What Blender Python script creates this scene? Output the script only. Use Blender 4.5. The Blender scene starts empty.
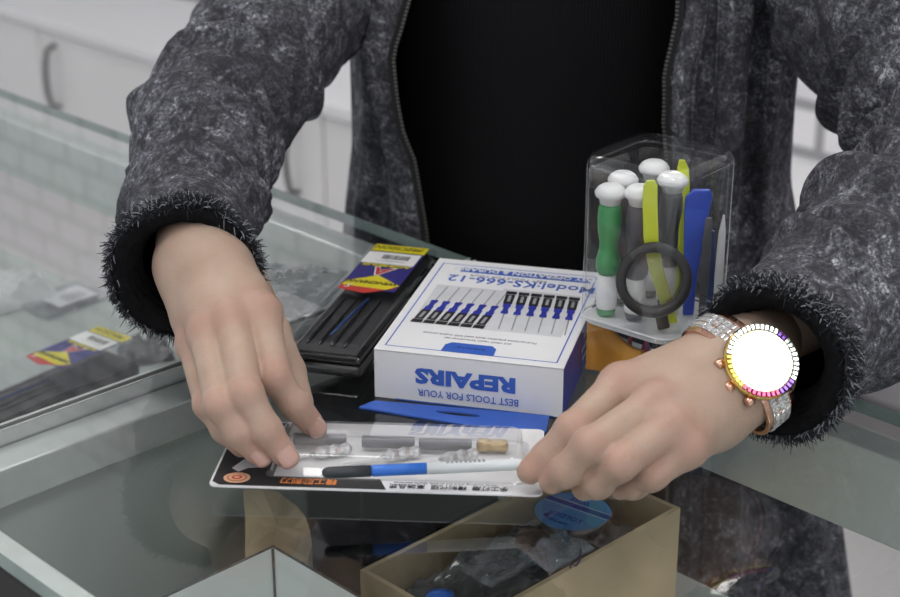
import bpy, bmesh, math, random
import numpy as np
from mathutils import Vector, Matrix, noise

random.seed(7); RNG = np.random.default_rng(7)
scene = bpy.context.scene
COL = scene.collection
V = Vector
# ------------------------------------------------------------------ camera & survey helpers
F = 1668.0; PITCH = math.radians(22.4); CAMH = 1.30
CT = 0.90                     # counter top height
DK = 0.748                    # display deck height
AN = math.radians(44.5)
U = V((-math.sin(AN), math.cos(AN), 0)); W = V((math.cos(AN), math.sin(AN), 0))

def ray(x, y):
    a = (x-450)/F; b = (298.5-y)/F
    return V((a, math.cos(PITCH)+b*math.sin(PITCH), -math.sin(PITCH)+b*math.cos(PITCH)))
def PZ(x, y, z):              # where a sight line meets height z
    r = ray(x, y); t = (z-CAMH)/r.z
    return V((r.x*t, r.y*t, z))
def PY(x, y, Y):              # where a sight line meets the upright plane at distance Y
    r = ray(x, y); t = Y/r.y
    return V((r.x*t, Y, CAMH+r.z*t))
def UV(u, v, z=0.0):
    p = U*u+W*v; return V((p.x, p.y, z))

# ------------------------------------------------------------------ materials
def _new(name):
    m = bpy.data.materials.new(name); m.use_nodes = True
    nt = m.node_tree; nt.nodes.clear()
    return m, nt, nt.nodes, nt.links
def mat(name, col, rough=0.5, metal=0.0, var=0.06, scale=60, bump=0.0, bscale=300, spec=0.5, sss=0.0, coat=0.0, sheen=0.0):
    m, nt, N, L = _new(name)
    out = N.new('ShaderNodeOutputMaterial'); p = N.new('ShaderNodeBsdfPrincipled')
    L.new(p.outputs[0], out.inputs[0])
    tc = N.new('ShaderNodeTexCoord'); n = N.new('ShaderNodeTexNoise'); n.inputs['Scale'].default_value = scale; n.inputs['Detail'].default_value = 4
    L.new(tc.outputs['Object'], n.inputs['Vector'])
    r = N.new('ShaderNodeValToRGB')
    r.color_ramp.elements[0].position = .3; r.color_ramp.elements[1].position = .7
    r.color_ramp.elements[0].color = [max(0, c*(1-var)) for c in col]+[1]
    r.color_ramp.elements[1].color = [min(1, c*(1+var)) for c in col]+[1]
    L.new(n.outputs['Fac'], r.inputs[0]); L.new(r.outputs[0], p.inputs['Base Color'])
    p.inputs['Roughness'].default_value = rough; p.inputs['Metallic'].default_value = metal
    p.inputs['Specular IOR Level'].default_value = spec
    if sss: p.inputs['Subsurface Weight'].default_value = sss; p.inputs['Subsurface Radius'].default_value = (.006, .002, .001); p.inputs['Subsurface Scale'].default_value = 1.0
    if coat: p.inputs['Coat Weight'].default_value = coat; p.inputs['Coat Roughness'].default_value = .08
    if sheen: p.inputs['Sheen Weight'].default_value = sheen
    if bump:
        b = N.new('ShaderNodeBump'); b.inputs['Strength'].default_value = bump; b.inputs['Distance'].default_value = .001
        n2 = N.new('ShaderNodeTexNoise'); n2.inputs['Scale'].default_value = bscale; n2.inputs['Detail'].default_value = 3
        L.new(tc.outputs['Object'], n2.inputs['Vector']); L.new(n2.outputs['Fac'], b.inputs['Height']); L.new(b.outputs[0], p.inputs['Normal'])
    return m
def clear(name, tint=(1, 1, 1), ior=1.5, rough=0.0, haze=0.0, hazecol=(.8, .8, .8), bump=0.0, bscale=60):
    """clear sheet: what is not mirrored by Fresnel passes through with the sheet's tint"""
    m, nt, N, L = _new(name)
    out = N.new('ShaderNodeOutputMaterial'); mix = N.new('ShaderNodeMixShader'); L.new(mix.outputs[0], out.inputs[0])
    tr = N.new('ShaderNodeBsdfTransparent'); tr.inputs[0].default_value = (*tint, 1)
    gl = N.new('ShaderNodeBsdfGlossy'); gl.inputs['Roughness'].default_value = rough; gl.inputs[0].default_value = (1, 1, 1, 1)
    fr = N.new('ShaderNodeFresnel'); fr.inputs[0].default_value = ior
    ge = N.new('ShaderNodeNewGeometry'); inv = N.new('ShaderNodeMath'); inv.operation = 'SUBTRACT'; inv.inputs[0].default_value = 1
    L.new(ge.outputs['Backfacing'], inv.inputs[1])
    mu = N.new('ShaderNodeMath'); mu.operation = 'MULTIPLY'; L.new(fr.outputs[0], mu.inputs[0]); L.new(inv.outputs[0], mu.inputs[1])
    L.new(mu.outputs[0], mix.inputs[0])
    base = tr
    if haze:
        df = N.new('ShaderNodeBsdfDiffuse'); df.inputs[0].default_value = (*hazecol, 1)
        m2 = N.new('ShaderNodeMixShader'); m2.inputs[0].default_value = haze
        L.new(tr.outputs[0], m2.inputs[1]); L.new(df.outputs[0], m2.inputs[2]); base = m2
    L.new(base.outputs[0], mix.inputs[1]); L.new(gl.outputs[0], mix.inputs[2])
    if bump:
        tc = N.new('ShaderNodeTexCoord'); n = N.new('ShaderNodeTexNoise'); n.inputs['Scale'].default_value = bscale
        b = N.new('ShaderNodeBump'); b.inputs['Strength'].default_value = bump; b.inputs['Distance'].default_value = .004
        L.new(tc.outputs['Object'], n.inputs['Vector']); L.new(n.outputs['Fac'], b.inputs['Height'])
        L.new(b.outputs[0], gl.inputs['Normal']); L.new(b.outputs[0], fr.inputs['Normal'])
    return m
def denim():
    m, nt, N, L = _new('acid_washed_denim')
    out = N.new('ShaderNodeOutputMaterial'); p = N.new('ShaderNodeBsdfPrincipled'); L.new(p.outputs[0], out.inputs[0])
    tc = N.new('ShaderNodeTexCoord')
    def noi(s, d, dist=0.0, rg=.6):
        n = N.new('ShaderNodeTexNoise'); n.inputs['Scale'].default_value = s; n.inputs['Detail'].default_value = d
        n.inputs['Distortion'].default_value = dist; n.inputs['Roughness'].default_value = rg
        L.new(tc.outputs['Object'], n.inputs['Vector']); return n
    def ramp(src, stops):
        r = N.new('ShaderNodeValToRGB'); e = r.color_ramp.elements
        e[0].position, e[0].color = stops[0][0], (*stops[0][1], 1); e[1].position, e[1].color = stops[1][0], (*stops[1][1], 1)
        for s in stops[2:]:
            k = e.new(s[0]); k.color = (*s[1], 1)
        L.new(src, r.inputs[0]); return r
    big = noi(14, 6, .7, .66); fine = noi(480, 3, 0, .7); streak = noi(34, 5, 1.4, .62); mid = noi(90, 5, 1.0, .7)
    w1 = ramp(big.outputs['Fac'], [(.42, (0, 0, 0)), (.70, (1, 1, 1))])
    w2 = ramp(streak.outputs['Fac'], [(.455, (0, 0, 0)), (.545, (0, 0, 0)), (.50, (1, 1, 1))])
    w3 = ramp(fine.outputs['Fac'], [(.36, (.10, .10, .10)), (.64, (1, 1, 1))])
    w4 = ramp(mid.outputs['Fac'], [(.40, (.1, .1, .1)), (.68, (1, 1, 1))])
    def mth(op, a, b, cl=False):
        k = N.new('ShaderNodeMath'); k.operation = op; k.use_clamp = cl
        for q, x in enumerate((a, b)):
            if hasattr(x, 'outputs'): L.new(x.outputs[0], k.inputs[q])
            else: k.inputs[q].default_value = x
        return k
    veins = mth('MULTIPLY', w2, mth('MULTIPLY', w4, .42)); blot = mth('MULTIPLY', w1, mth('MULTIPLY', w4, .85))
    mu = mth('MULTIPLY', mth('ADD', mth('ADD', veins, blot), mth('MULTIPLY', w4, .26)), w3, True)
    c = ramp(mu.outputs[0], [(0, (.030, .030, .036)), (.80, (.52, .52, .57)), (.30, (.145, .145, .168))])
    L.new(c.outputs[0], p.inputs['Base Color']); p.inputs['Roughness'].default_value = .9; p.inputs['Specular IOR Level'].default_value = .2
    b = N.new('ShaderNodeBump'); b.inputs['Strength'].default_value = .5; b.inputs['Distance'].default_value = .0015
    L.new(fine.outputs['Fac'], b.inputs['Height'])
    b2 = N.new('ShaderNodeBump'); b2.inputs['Strength'].default_value = .45; b2.inputs['Distance'].default_value = .006
    L.new(streak.outputs['Fac'], b2.inputs['Height']); L.new(b.outputs[0], b2.inputs['Normal']); L.new(b2.outputs[0], p.inputs['Normal'])
    return m
def skin():
    m, nt, N, L = _new('skin')
    out = N.new('ShaderNodeOutputMaterial'); p = N.new('ShaderNodeBsdfPrincipled'); L.new(p.outputs[0], out.inputs[0])
    tc = N.new('ShaderNodeTexCoord'); n = N.new('ShaderNodeTexNoise'); n.inputs['Scale'].default_value = 45; n.inputs['Detail'].default_value = 5
    L.new(tc.outputs['Object'], n.inputs['Vector'])
    r = N.new('ShaderNodeValToRGB'); e = r.color_ramp.elements
    e[0].position = .3; e[0].color = (.43, .300, .228, 1); e[1].position = .72; e[1].color = (.51, .375, .295, 1)
    L.new(n.outputs['Fac'], r.inputs[0])
    at = N.new('ShaderNodeAttribute'); at.attribute_name = 'flush'
    mx = N.new('ShaderNodeMix'); mx.data_type = 'RGBA'; L.new(at.outputs['Fac'], mx.inputs['Factor'])
    L.new(r.outputs[0], mx.inputs[6]); mx.inputs[7].default_value = (.47, .235, .185, 1)
    L.new(mx.outputs[2], p.inputs['Base Color'])
    p.inputs['Roughness'].default_value = .48; p.inputs['Specular IOR Level'].default_value = .4
    p.inputs['Subsurface Weight'].default_value = .25; p.inputs['Subsurface Radius'].default_value = (1, .35, .2); p.inputs['Subsurface Scale'].default_value = .004
    v = N.new('ShaderNodeTexVoronoi'); v.inputs['Scale'].default_value = 700; L.new(tc.outputs['Object'], v.inputs['Vector'])
    b = N.new('ShaderNodeBump'); b.inputs['Strength'].default_value = .18; b.inputs['Distance'].default_value = .0006
    L.new(v.outputs['Distance'], b.inputs['Height']); L.new(b.outputs[0], p.inputs['Normal'])
    return m
def tiles():
    m, nt, N, L = _new('floor_tiles')
    out = N.new('ShaderNodeOutputMaterial'); p = N.new('ShaderNodeBsdfPrincipled'); L.new(p.outputs[0], out.inputs[0])
    tc = N.new('ShaderNodeTexCoord'); mp = N.new('ShaderNodeMapping'); L.new(tc.outputs['Object'], mp.inputs[0])
    mp.inputs['Rotation'].default_value = (0, 0, -AN)
    br = N.new('ShaderNodeTexBrick'); L.new(mp.outputs[0], br.inputs[0])
    br.inputs['Scale'].default_value = 1; br.inputs['Brick Width'].default_value = .60; br.inputs['Row Height'].default_value = .60; br.inputs['Mortar Size'].default_value = .004
    br.inputs['Color1'].default_value = (.62, .58, .58, 1); br.inputs['Color2'].default_value = (.56, .54, .55, 1); br.inputs['Mortar'].default_value = (.50, .48, .48, 1)
    L.new(br.outputs[0], p.inputs['Base Color']); p.inputs['Roughness'].default_value = .4
    return m
def bricks():
    m, nt, N, L = _new('white_brick_wall')
    out = N.new('ShaderNodeOutputMaterial'); p = N.new('ShaderNodeBsdfPrincipled'); L.new(p.outputs[0], out.inputs[0])
    tc = N.new('ShaderNodeTexCoord'); mp = N.new('ShaderNodeVectorRotate'); mp.rotation_type = 'Z_AXIS'; mp.inputs['Angle'].default_value = -(math.pi/2+AN); L.new(tc.outputs['Object'], mp.inputs['Vector'])
    sp = N.new('ShaderNodeSeparateXYZ'); cb = N.new('ShaderNodeCombineXYZ'); L.new(mp.outputs[0], sp.inputs[0]); L.new(sp.outputs['X'], cb.inputs['X']); L.new(sp.outputs['Z'], cb.inputs['Y'])
    br = N.new('ShaderNodeTexBrick'); L.new(cb.outputs[0], br.inputs[0])
    br.inputs['Scale'].default_value = 1; br.inputs['Brick Width'].default_value = .17; br.inputs['Row Height'].default_value = .085; br.inputs['Mortar Size'].default_value = .010
    br.inputs['Color1'].default_value = (.86, .84, .85, 1); br.inputs['Color2'].default_value = (.74, .72, .76, 1); br.inputs['Mortar'].default_value = (.34, .34, .35, 1)
    L.new(br.outputs[0], p.inputs['Base Color']); p.inputs['Roughness'].default_value = .7
    return m
def ribbed_black():
    m, nt, N, L = _new('ribbed_black_knit')
    out = N.new('ShaderNodeOutputMaterial'); p = N.new('ShaderNodeBsdfPrincipled'); L.new(p.outputs[0], out.inputs[0])
    p.inputs['Base Color'].default_value = (.011, .011, .0125, 1); p.inputs['Roughness'].default_value = .95; p.inputs['Specular IOR Level'].default_value = .12
    tc = N.new('ShaderNodeTexCoord'); w = N.new('ShaderNodeTexWave'); w.inputs['Scale'].default_value = 130; w.inputs['Distortion'].default_value = .6
    L.new(tc.outputs['Object'], w.inputs['Vector']); b = N.new('ShaderNodeBump'); b.inputs['Strength'].default_value = .5; b.inputs['Distance'].default_value = .001
    L.new(w.outputs['Fac'], b.inputs['Height']); L.new(b.outputs[0], p.inputs['Normal'])
    return m
def emis(name, col, s):
    m, nt, N, L = _new(name)
    out = N.new('ShaderNodeOutputMaterial'); e = N.new('ShaderNodeEmission'); e.inputs[0].default_value = (*col, 1); e.inputs[1].default_value = s
    L.new(e.outputs[0], out.inputs[0]); return m

M = dict(
    glass=clear('counter_glass', (.972, .985, .98), 1.62), glass_edge=mat('glass_edge_green', (.26, .34, .315), .12, 0, .15, 20),
    pane=clear('side_glass', (.96, .98, .975), 1.5),
    alu=mat('brushed_aluminium', (.62, .65, .64), .32, .55, .05, 90), alu_dark=mat('black_seal', (.012, .012, .012), .6),  # the seal is black in its own colour
    deck=mat('pale_deck_board', (.40, .44, .42), .45, 0, .05, 8), panel=mat('counter_panel', (.62, .63, .62), .5, 0, .03, 5),
    cab=mat('cabinet_white', (.78, .775, .77), .45, 0, .02, 4), cabtop=mat('cabinet_top', (.78, .78, .79), .35, 0, .02, 4),
    dark=mat('cabinet_gap', (.30, .30, .30), .8), steel=mat('brushed_steel', (.16, .16, .17), .4, .8),
    wall=bricks(), ceil=mat('ceiling_paint', (.8, .8, .8), .9), floor=tiles(),
    denim=denim(), lining=mat('black_fleece_lining', (.008, .008, .009), .98, 0, .3, 200, .8, 500, spec=.1), shirt=ribbed_black(),
    fray_d=mat('frayed_thread_dark', (.018, .02, .026), .9), fray_l=mat('frayed_thread_light', (.30, .31, .34), .9),
    zip=mat('zip_teeth', (.20, .19, .18), .45, .7), ziptape=mat('zip_tape', (.015, .015, .016), .9),
    skin=skin(), nail=mat('fingernail', (.56, .34, .28), .25, 0, .04, 40, coat=.3), hair=mat('black_hair', (.015, .011, .009), .5),
    trousers=mat('black_trousers', (.02, .02, .022), .9), shoe=mat('shoe_black', (.02, .02, .02), .4), eye=mat('eye', (.75, .73, .7), .2), lip=mat('lip', (.5, .2, .17), .4),
    card=mat('white_cardboard', (.80, .80, .82), .45, 0, .015, 30), blue=mat('print_blue', (.035, .115, .50), .45, 0, .08, 40), blued=mat('print_deep_blue', (.028, .040, .33), .4, 0, .15, 80),
    bluesky=mat('print_light_blue', (.10, .28, .62), .4, 0, .1, 100), black=mat('print_black', (.018, .018, .02), .45), greyp=mat('print_grey', (.30, .30, .32), .5), lgrey=mat('print_light_grey', (.62, .63, .66), .5),
    yellow=mat('print_yellow', (.72, .62, .02), .4), red=mat('print_red', (.55, .04, .035), .4), indigo=mat('print_indigo', (.035, .03, .20), .4), white=mat('print_white', (.8, .8, .8), .5),
    orange=mat('print_orange', (.75, .24, .06), .5), peach=mat('print_peach', (.78, .42, .26), .5),
    blkplastic=mat('black_plastic', (.012, .012, .013), .22, 0, .1, 40, coat=.4), blkmatte=mat('matt_black_plastic', (.035, .035, .037), .5),
    clr=clear('clear_plastic', (.96, .96, .97), 1.45, .02), clrbox=clear('clear_canister_plastic', (.975, .98, .985), 1.6, .03, .012, (.8, .8, .82)),
    blister=clear('clear_blister', (.95, .95, .96), 1.5, .05, .14, (.75, .75, .76)), bag=clear('clear_bag', (.90, .91, .92), 1.6, .08, .16, (.42, .44, .46), 1.0, 60),
    darkbag=clear('smoky_bag', (.60, .60, .61), 1.6, .14, .5, (.20, .20, .205), .8, 40),
    frost=mat('frosted_tray', (.66, .67, .68), .4, 0, .03), capw=mat('white_cap', (.82, .82, .82), .35), green=mat('green_handle', (.045, .30, .09), .32, 0, .06), greyh=mat('grey_handle', (.075, .07, .085), .4), blackh=mat('dark_handle', (.03, .03, .034), .4),
    lime=mat('lime_plastic', (.60, .68, .02), .35), amber=mat('amber_plastic', (.80, .36, .02), .35), redh=mat('red_handle', (.42, .06, .02), .4), bluep=mat('blue_plastic', (.02, .07, .50), .3), navyp=mat('navy_plastic', (.02, .06, .22), .3),
    kraft=mat('kraft_card', (.50, .40, .255), .8, 0, .08, 30, .3, 200), kraft_in=mat('kraft_inner', (.24, .19, .12), .85, 0, .1, 30), wbox=mat('pale_carton', (.84, .87, .86), .6, 0, .03, 20), edgedark=mat('worn_card_edge', (.10, .10, .09), .9, 0, .6, 300),
    rose=mat('rose_gold', (.78, .46, .34), .18, 1.0, .05), diamond=mat('stone_white', (.85, .85, .84), .08, .6, .2, 900), bezels=mat('stone_silver', (.72, .78, .74), .1, .5, .2, 900), gold=mat('gold', (.80, .55, .16), .2, 1.0),
    gem_y=mat('stone_yellow', (.75, .55, .05), .12, .2), gem_p=mat('stone_pink', (.60, .03, .16), .12, .2), gem_v=mat('stone_violet', (.16, .04, .40), .12, .2), dial=mat('silver_dial', (.95, .95, .95), .10, .95, .01),
    thread=mat('grey_thread', (.20, .20, .22), .35, .6), brass=mat('brass_bit', (.62, .45, .20), .3, .7), crystal=mat('clear_faceted', (.78, .78, .76), .06, .55, .5, 400), penw=mat('pen_barrel_white', (.68, .72, .74), .3), penb=mat('pen_blue', (.03, .16, .62), .35), peng=mat('pen_grip_black', (.03, .035, .04), .4),
    lens=clear('magnifier_lens', (.93, .93, .93), 1.5, 0, .06, (.6, .6, .6)), ink=mat('marker_ink', (.02, .02, .10), .5),
)
LAMP = emis('lamp_diffuser', (1, .985, .96), 10.0)

# ------------------------------------------------------------------ object helpers (geometry is given in world metres)
ROOT = {}
def tag(o, label=None, cat=None, group=None, kind=None):
    if label: o['label'] = label
    if cat: o['category'] = cat
    if group: o['group'] = group
    if kind: o['kind'] = kind
    return o
def thing(name, label, cat, loc, group=None):
    o = bpy.data.objects.new(name, None); COL.objects.link(o); o.location = loc; o.empty_display_size = .02
    ROOT[o.name] = V(loc); return tag(o, label, cat, group)
class MB:
    """collects shapes, with a material slot for each"""
    def __init__(s): s.v = []; s.f = []; s.m = []; s.mats = []; s.sm = []
    def slot(s, m):
        if m not in s.mats: s.mats.append(m)
        return s.mats.index(m)
    def add(s, vs, fs, m, smooth=False):
        o = len(s.v); s.v += [tuple(v) for v in vs]; k = s.slot(m)
        for f in fs: s.f.append([i+o for i in f]); s.m.append(k); s.sm.append(smooth)
        return s
    def box(s, o, a, b, c, m):    # o corner, a b c edge vectors
        o, a, b, c = V(o), V(a), V(b), V(c)
        vs = [o, o+a, o+a+b, o+b, o+c, o+a+c, o+a+b+c, o+b+c]
        fs = [(0, 3, 2, 1), (4, 5, 6, 7), (0, 1, 5, 4), (1, 2, 6, 5), (2, 3, 7, 6), (3, 0, 4, 7)]
        if a.cross(b).dot(c) < 0: fs = [f[::-1] for f in fs]
        return s.add(vs, fs, m)
    def uvbox(s, u0, u1, v0, v1, z0, z1, m): return s.box(UV(u0, v0, z0), U*(u1-u0), W*(v1-v0), V((0, 0, z1-z0)), m)
    def quad(s, pts, m, smooth=False): return s.add(pts, [tuple(range(len(pts)))], m, smooth)
    def rev(s, base, axis, prof, m, n=20, cap=True, smooth=True, ref=None):   # prof (r, h) along axis
        base = V(base); ax = V(axis).normalized(); r = V(ref) if ref else (V((0, 0, 1)) if abs(ax.z) < .9 else V((1, 0, 0)))
        e1 = ax.cross(r).normalized(); e2 = ax.cross(e1)
        vs = []; fs = []
        for (q, h) in prof:
            for i in range(n):
                t = 2*math.pi*i/n; vs.append(base+ax*h+(e1*math.cos(t)+e2*math.sin(t))*q)
        for j in range(len(prof)-1):
            for i in range(n): k = (i+1) % n; fs.append((j*n+i, j*n+k, (j+1)*n+k, (j+1)*n+i))
        if cap: fs.append(tuple(range(n))[::-1]); fs.append(tuple((len(prof)-1)*n+i for i in range(n)))
        return s.add(vs, fs, m, smooth)
    def tube(s, pts, r, m, n=8, smooth=True):
        pts = [V(p) for p in pts]; rs = r if isinstance(r, (list, tuple)) else [r]*len(pts)
        vs = []; fs = []; e = None
        for i, p in enumerate(pts):
            d = (pts[min(i+1, len(pts)-1)]-pts[max(i-1, 0)]).normalized()
            if e is None: e = d.orthogonal().normalized()
            e = (e-d*e.dot(d)).normalized(); g = d.cross(e)
            for k in range(n): t = 2*math.pi*k/n; vs.append(p+(e*math.cos(t)+g*math.sin(t))*rs[i])
        for j in range(len(pts)-1):
            for k in range(n): q = (k+1) % n; fs.append((j*n+k, j*n+q, (j+1)*n+q, (j+1)*n+k))
        fs.append(tuple(range(n))[::-1]); fs.append(tuple((len(pts)-1)*n+i for i in range(n)))
        return s.add(vs, fs, m, smooth)
    def ball(s, c, r, m, axes=None, n=12):
        c = V(c); ex, ey, ez = axes or (V((1, 0, 0)), V((0, 1, 0)), V((0, 0, 1))); rr = r if isinstance(r, (list, tuple)) else (r, r, r)
        vs = []; fs = []
        for j in range(n//2+1):
            ph = math.pi*j/(n//2)
            for i in range(n): t = 2*math.pi*i/n; vs.append(c+ex*(rr[0]*math.sin(ph)*math.cos(t))+ey*(rr[1]*math.sin(ph)*math.sin(t))+ez*(rr[2]*math.cos(ph)))
        for j in range(n//2):
            for i in range(n): k = (i+1) % n; fs.append((j*n+i, (j+1)*n+i, (j+1)*n+k, j*n+k))
        return s.add(vs, fs, m, True)
    def build(s, name, parent=None, bevel=0, label=None, kind=None, seg=2):
        me = bpy.data.meshes.new(name); root = V((0, 0, 0))
        if parent is not None:
            root = ROOT[parent.name]
        me.from_pydata([tuple(V(v)-root) for v in s.v], [], s.f)
        for m in s.mats: me.materials.append(m)
        me.polygons.foreach_set('material_index', s.m); me.polygons.foreach_set('use_smooth', s.sm); me.update()
        o = bpy.data.objects.new(name, me); COL.objects.link(o)
        if parent is not None: o.parent = parent
        ROOT[o.name] = root
        if bevel:
            b = o.modifiers.new('bevel', 'BEVEL'); b.width = bevel; b.segments = seg; b.limit_method = 'ANGLE'; b.angle_limit = .6
        if label: o['label'] = label
        if kind: o['kind'] = kind
        return o
def solid(name, mb, origin, label, cat, group=None, bevel=0):
    """a thing that is one mesh, its origin at its base"""
    ROOT['__t'] = V(origin)
    class Q: name = '__t'
    me_o = None
    s = mb; s2 = MB(); s2.v = [tuple(V(v)-V(origin)) for v in s.v]; s2.f = s.f; s2.m = s.m; s2.mats = s.mats; s2.sm = s.sm
    o = s2.build(name, None, bevel); o.location = origin; ROOT[o.name] = V(origin)
    return tag(o, label, cat, group)
def frame_fn(o, ang, z):
    """local frame on a horizontal plane: a along, b across, c up"""
    o = V(o); e1 = V((math.cos(ang), math.sin(ang), 0)); e2 = V((-math.sin(ang), math.cos(ang), 0))
    f = lambda a, b, c=0.0: V((o.x, o.y, z))+e1*a+e2*b+V((0, 0, c))
    f.e1, f.e2 = e1, e2
    return f
def text_mb(mb, s, at, xd, yd, size, m, ext=.00015, align='CENTER', sx=1.0, bold=0.0, shear=0.0):
    """printed lettering laid flat: at = centre of the baseline, xd reading direction, yd up of the letters"""
    c = bpy.data.curves.new('t', 'FONT'); c.body = s; c.size = size; c.extrude = ext/2; c.align_x = align; c.offset = bold; c.resolution_u = 2; c.shear = shear
    o = bpy.data.objects.new('t', c); COL.objects.link(o)
    dg = bpy.context.evaluated_depsgraph_get(); dg.update(); me = bpy.data.meshes.new_from_object(o.evaluated_get(dg))
    xd = V(xd).normalized(); yd = V(yd).normalized(); zd = xd.cross(yd); at = V(at)
    mb.add([at+xd*(v.co.x*sx)+yd*v.co.y+zd*(v.co.z+ext/2) for v in me.vertices], [tuple(p.vertices) for p in me.polygons], m)
    bpy.data.objects.remove(o); bpy.data.meshes.remove(me); bpy.data.curves.remove(c)

# ------------------------------------------------------------------ implicit surfaces (numpy surface nets)
def sd_cone(P, a, b, ra, rb):
    a = np.array(a); b = np.array(b); d = b-a; L2 = d@d
    t = np.clip(((P-a)@d)/max(L2, 1e-12), 0, 1)
    return np.linalg.norm(P-a-t[..., None]*d, axis=-1)-(ra+(rb-ra)*t)
def sd_ell(P, c, r, R=None):
    q = P-np.array(c)
    if R is not None: q = q@np.array(R).T
    r = np.array(r); k0 = np.linalg.norm(q/r, axis=-1); k1 = np.linalg.norm(q/(r*r), axis=-1)+1e-9
    return k0*(k0-1)/k1
def smin(a, b, k):
    h = np.clip(.5+.5*(b-a)/k, 0, 1); return b*(1-h)+a*h-k*h*(1-h)
def nets(fn, lo, hi, h):
    lo = np.array(lo); hi = np.array(hi); n = np.ceil((hi-lo)/h).astype(int)+1
    ax = [lo[i]+h*np.arange(n[i]) for i in range(3)]
    G = np.stack(np.meshgrid(*ax, indexing='ij'), -1).reshape(-1, 3)
    D = np.concatenate([fn(c) for c in np.array_split(G, max(1, len(G)//300000))]).reshape(n)
    S = D < 0
    cn = n-1; acc = np.zeros((*cn, 3)); cnt = np.zeros(cn)
    idx = np.stack(np.meshgrid(*[np.arange(k) for k in cn], indexing='ij'), -1).astype(float)
    cor = [(i, j, k) for i in (0, 1) for j in (0, 1) for k in (0, 1)]
    sl = lambda c: tuple(slice(c[i], c[i]+cn[i]) for i in range(3))
    for a in cor:
        for ax_ in range(3):
            if a[ax_]: continue
            b = list(a); b[ax_] = 1
            da, db = D[sl(a)], D[sl(b)]; x = (da < 0) != (db < 0)
            t = np.where(x, da/np.where(x, da-db, 1), 0)
            p = np.array(a, float)+np.zeros((*cn, 3)); p[..., ax_] += t
            acc += p*x[..., None]; cnt += x
    m = cnt > 0; vid = -np.ones(cn, int); vid[m] = np.arange(m.sum())
    vv = lo+h*(idx[m]+acc[m]/cnt[m][:, None])
    quads = []
    for ax_ in range(3):
        b = [0, 0, 0]; b[ax_] = 1
        s0 = S[tuple(slice(0, n[i]-b[i]) for i in range(3))]; s1 = S[tuple(slice(b[i], n[i]) for i in range(3))]
        o1, o2 = [(1, 2), (2, 0), (0, 1)][ax_]
        I = np.argwhere(s0 != s1); I = I[(I[:, o1] > 0) & (I[:, o2] > 0) & (I[:, o1] < cn[o1]) & (I[:, o2] < cn[o2]) & (I[:, ax_] < cn[ax_])]
        flip = s0[tuple(I.T)]
        def at(d1, d2):
            J = I.copy(); J[:, o1] -= d1; J[:, o2] -= d2; return vid[tuple(J.T)]
        q = np.stack([at(1, 1), at(0, 1), at(0, 0), at(1, 0)], -1); q[~flip] = q[~flip][:, ::-1]
        quads.append(q)
    return vv, np.concatenate(quads)

EL_R = V((.33, .90, 1.03)); DCW = PZ(762, 361, .962); fR = (EL_R-PZ(742, 363, .945)).normalized()
VDW = (DCW-V((0, 0, CAMH))).normalized(); NNW = (-VDW+fR*VDW.dot(fR)).normalized(); SXW = NNW.cross(fR).normalized(); SXW = SXW if SXW.z > 0 else -SXW; WCW = DCW-NNW*.0280+SXW*.003
_r = VDW-NNW*2*VDW.dot(NNW); LP0 = DCW+_r*((2.865-DCW.z)/_r.z)
# ------------------------------------------------------------------ the room
def structure(name, mb, bevel=0): return tag(mb.build(name, None, bevel), kind='structure')
WV = 2.40
structure('floor', MB().box((-5, -3, -.05), (11, 0, 0), (0, 11, 0), (0, 0, .05), M['floor']))
structure('ceiling', MB().box((-5, -3, 2.9), (11, 0, 0), (0, 11, 0), (0, 0, .05), M['ceil']))
structure('wall_back', MB().uvbox(-4, 7, WV, WV+.08, 0, 2.9, M['wall']))
for k, (x, y) in enumerate([(LP0.x, LP0.y), (-.6, .5), (.5, 1.9), (-.9, 2.4), (.4, -1.3), (2.4, 1.6)]):
    t = thing('ceiling_light', ['square ceiling light panel over the counter and the watch hand', 'square ceiling light panel above the left counter', 'square ceiling light panel above the person', 'square ceiling light panel above the far cabinets', 'square ceiling light panel behind the viewpoint', 'square ceiling light panel to the right of the person'][k], 'ceiling light', (x, y, 2.86), 'ceiling light panels')
    mb = MB(); w = .32
    for sx, sy, lx, ly in [(-w, -w, 2*w, .02), (-w, w-.02, 2*w, .02), (-w, -w+.02, .02, 2*w-.04), (w-.02, -w+.02, .02, 2*w-.04)]:
        mb.box((x+sx, y+sy, 2.86), (lx, 0, 0), (0, ly, 0), (0, 0, .04), M['alu'])
    mb.build('frame', t)
    MB().box((x-w+.02, y-w+.02, 2.865), (2*w-.04, 0, 0), (0, 2*w-.04, 0), (0, 0, .02), LAMP).build('diffuser', t)

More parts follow.
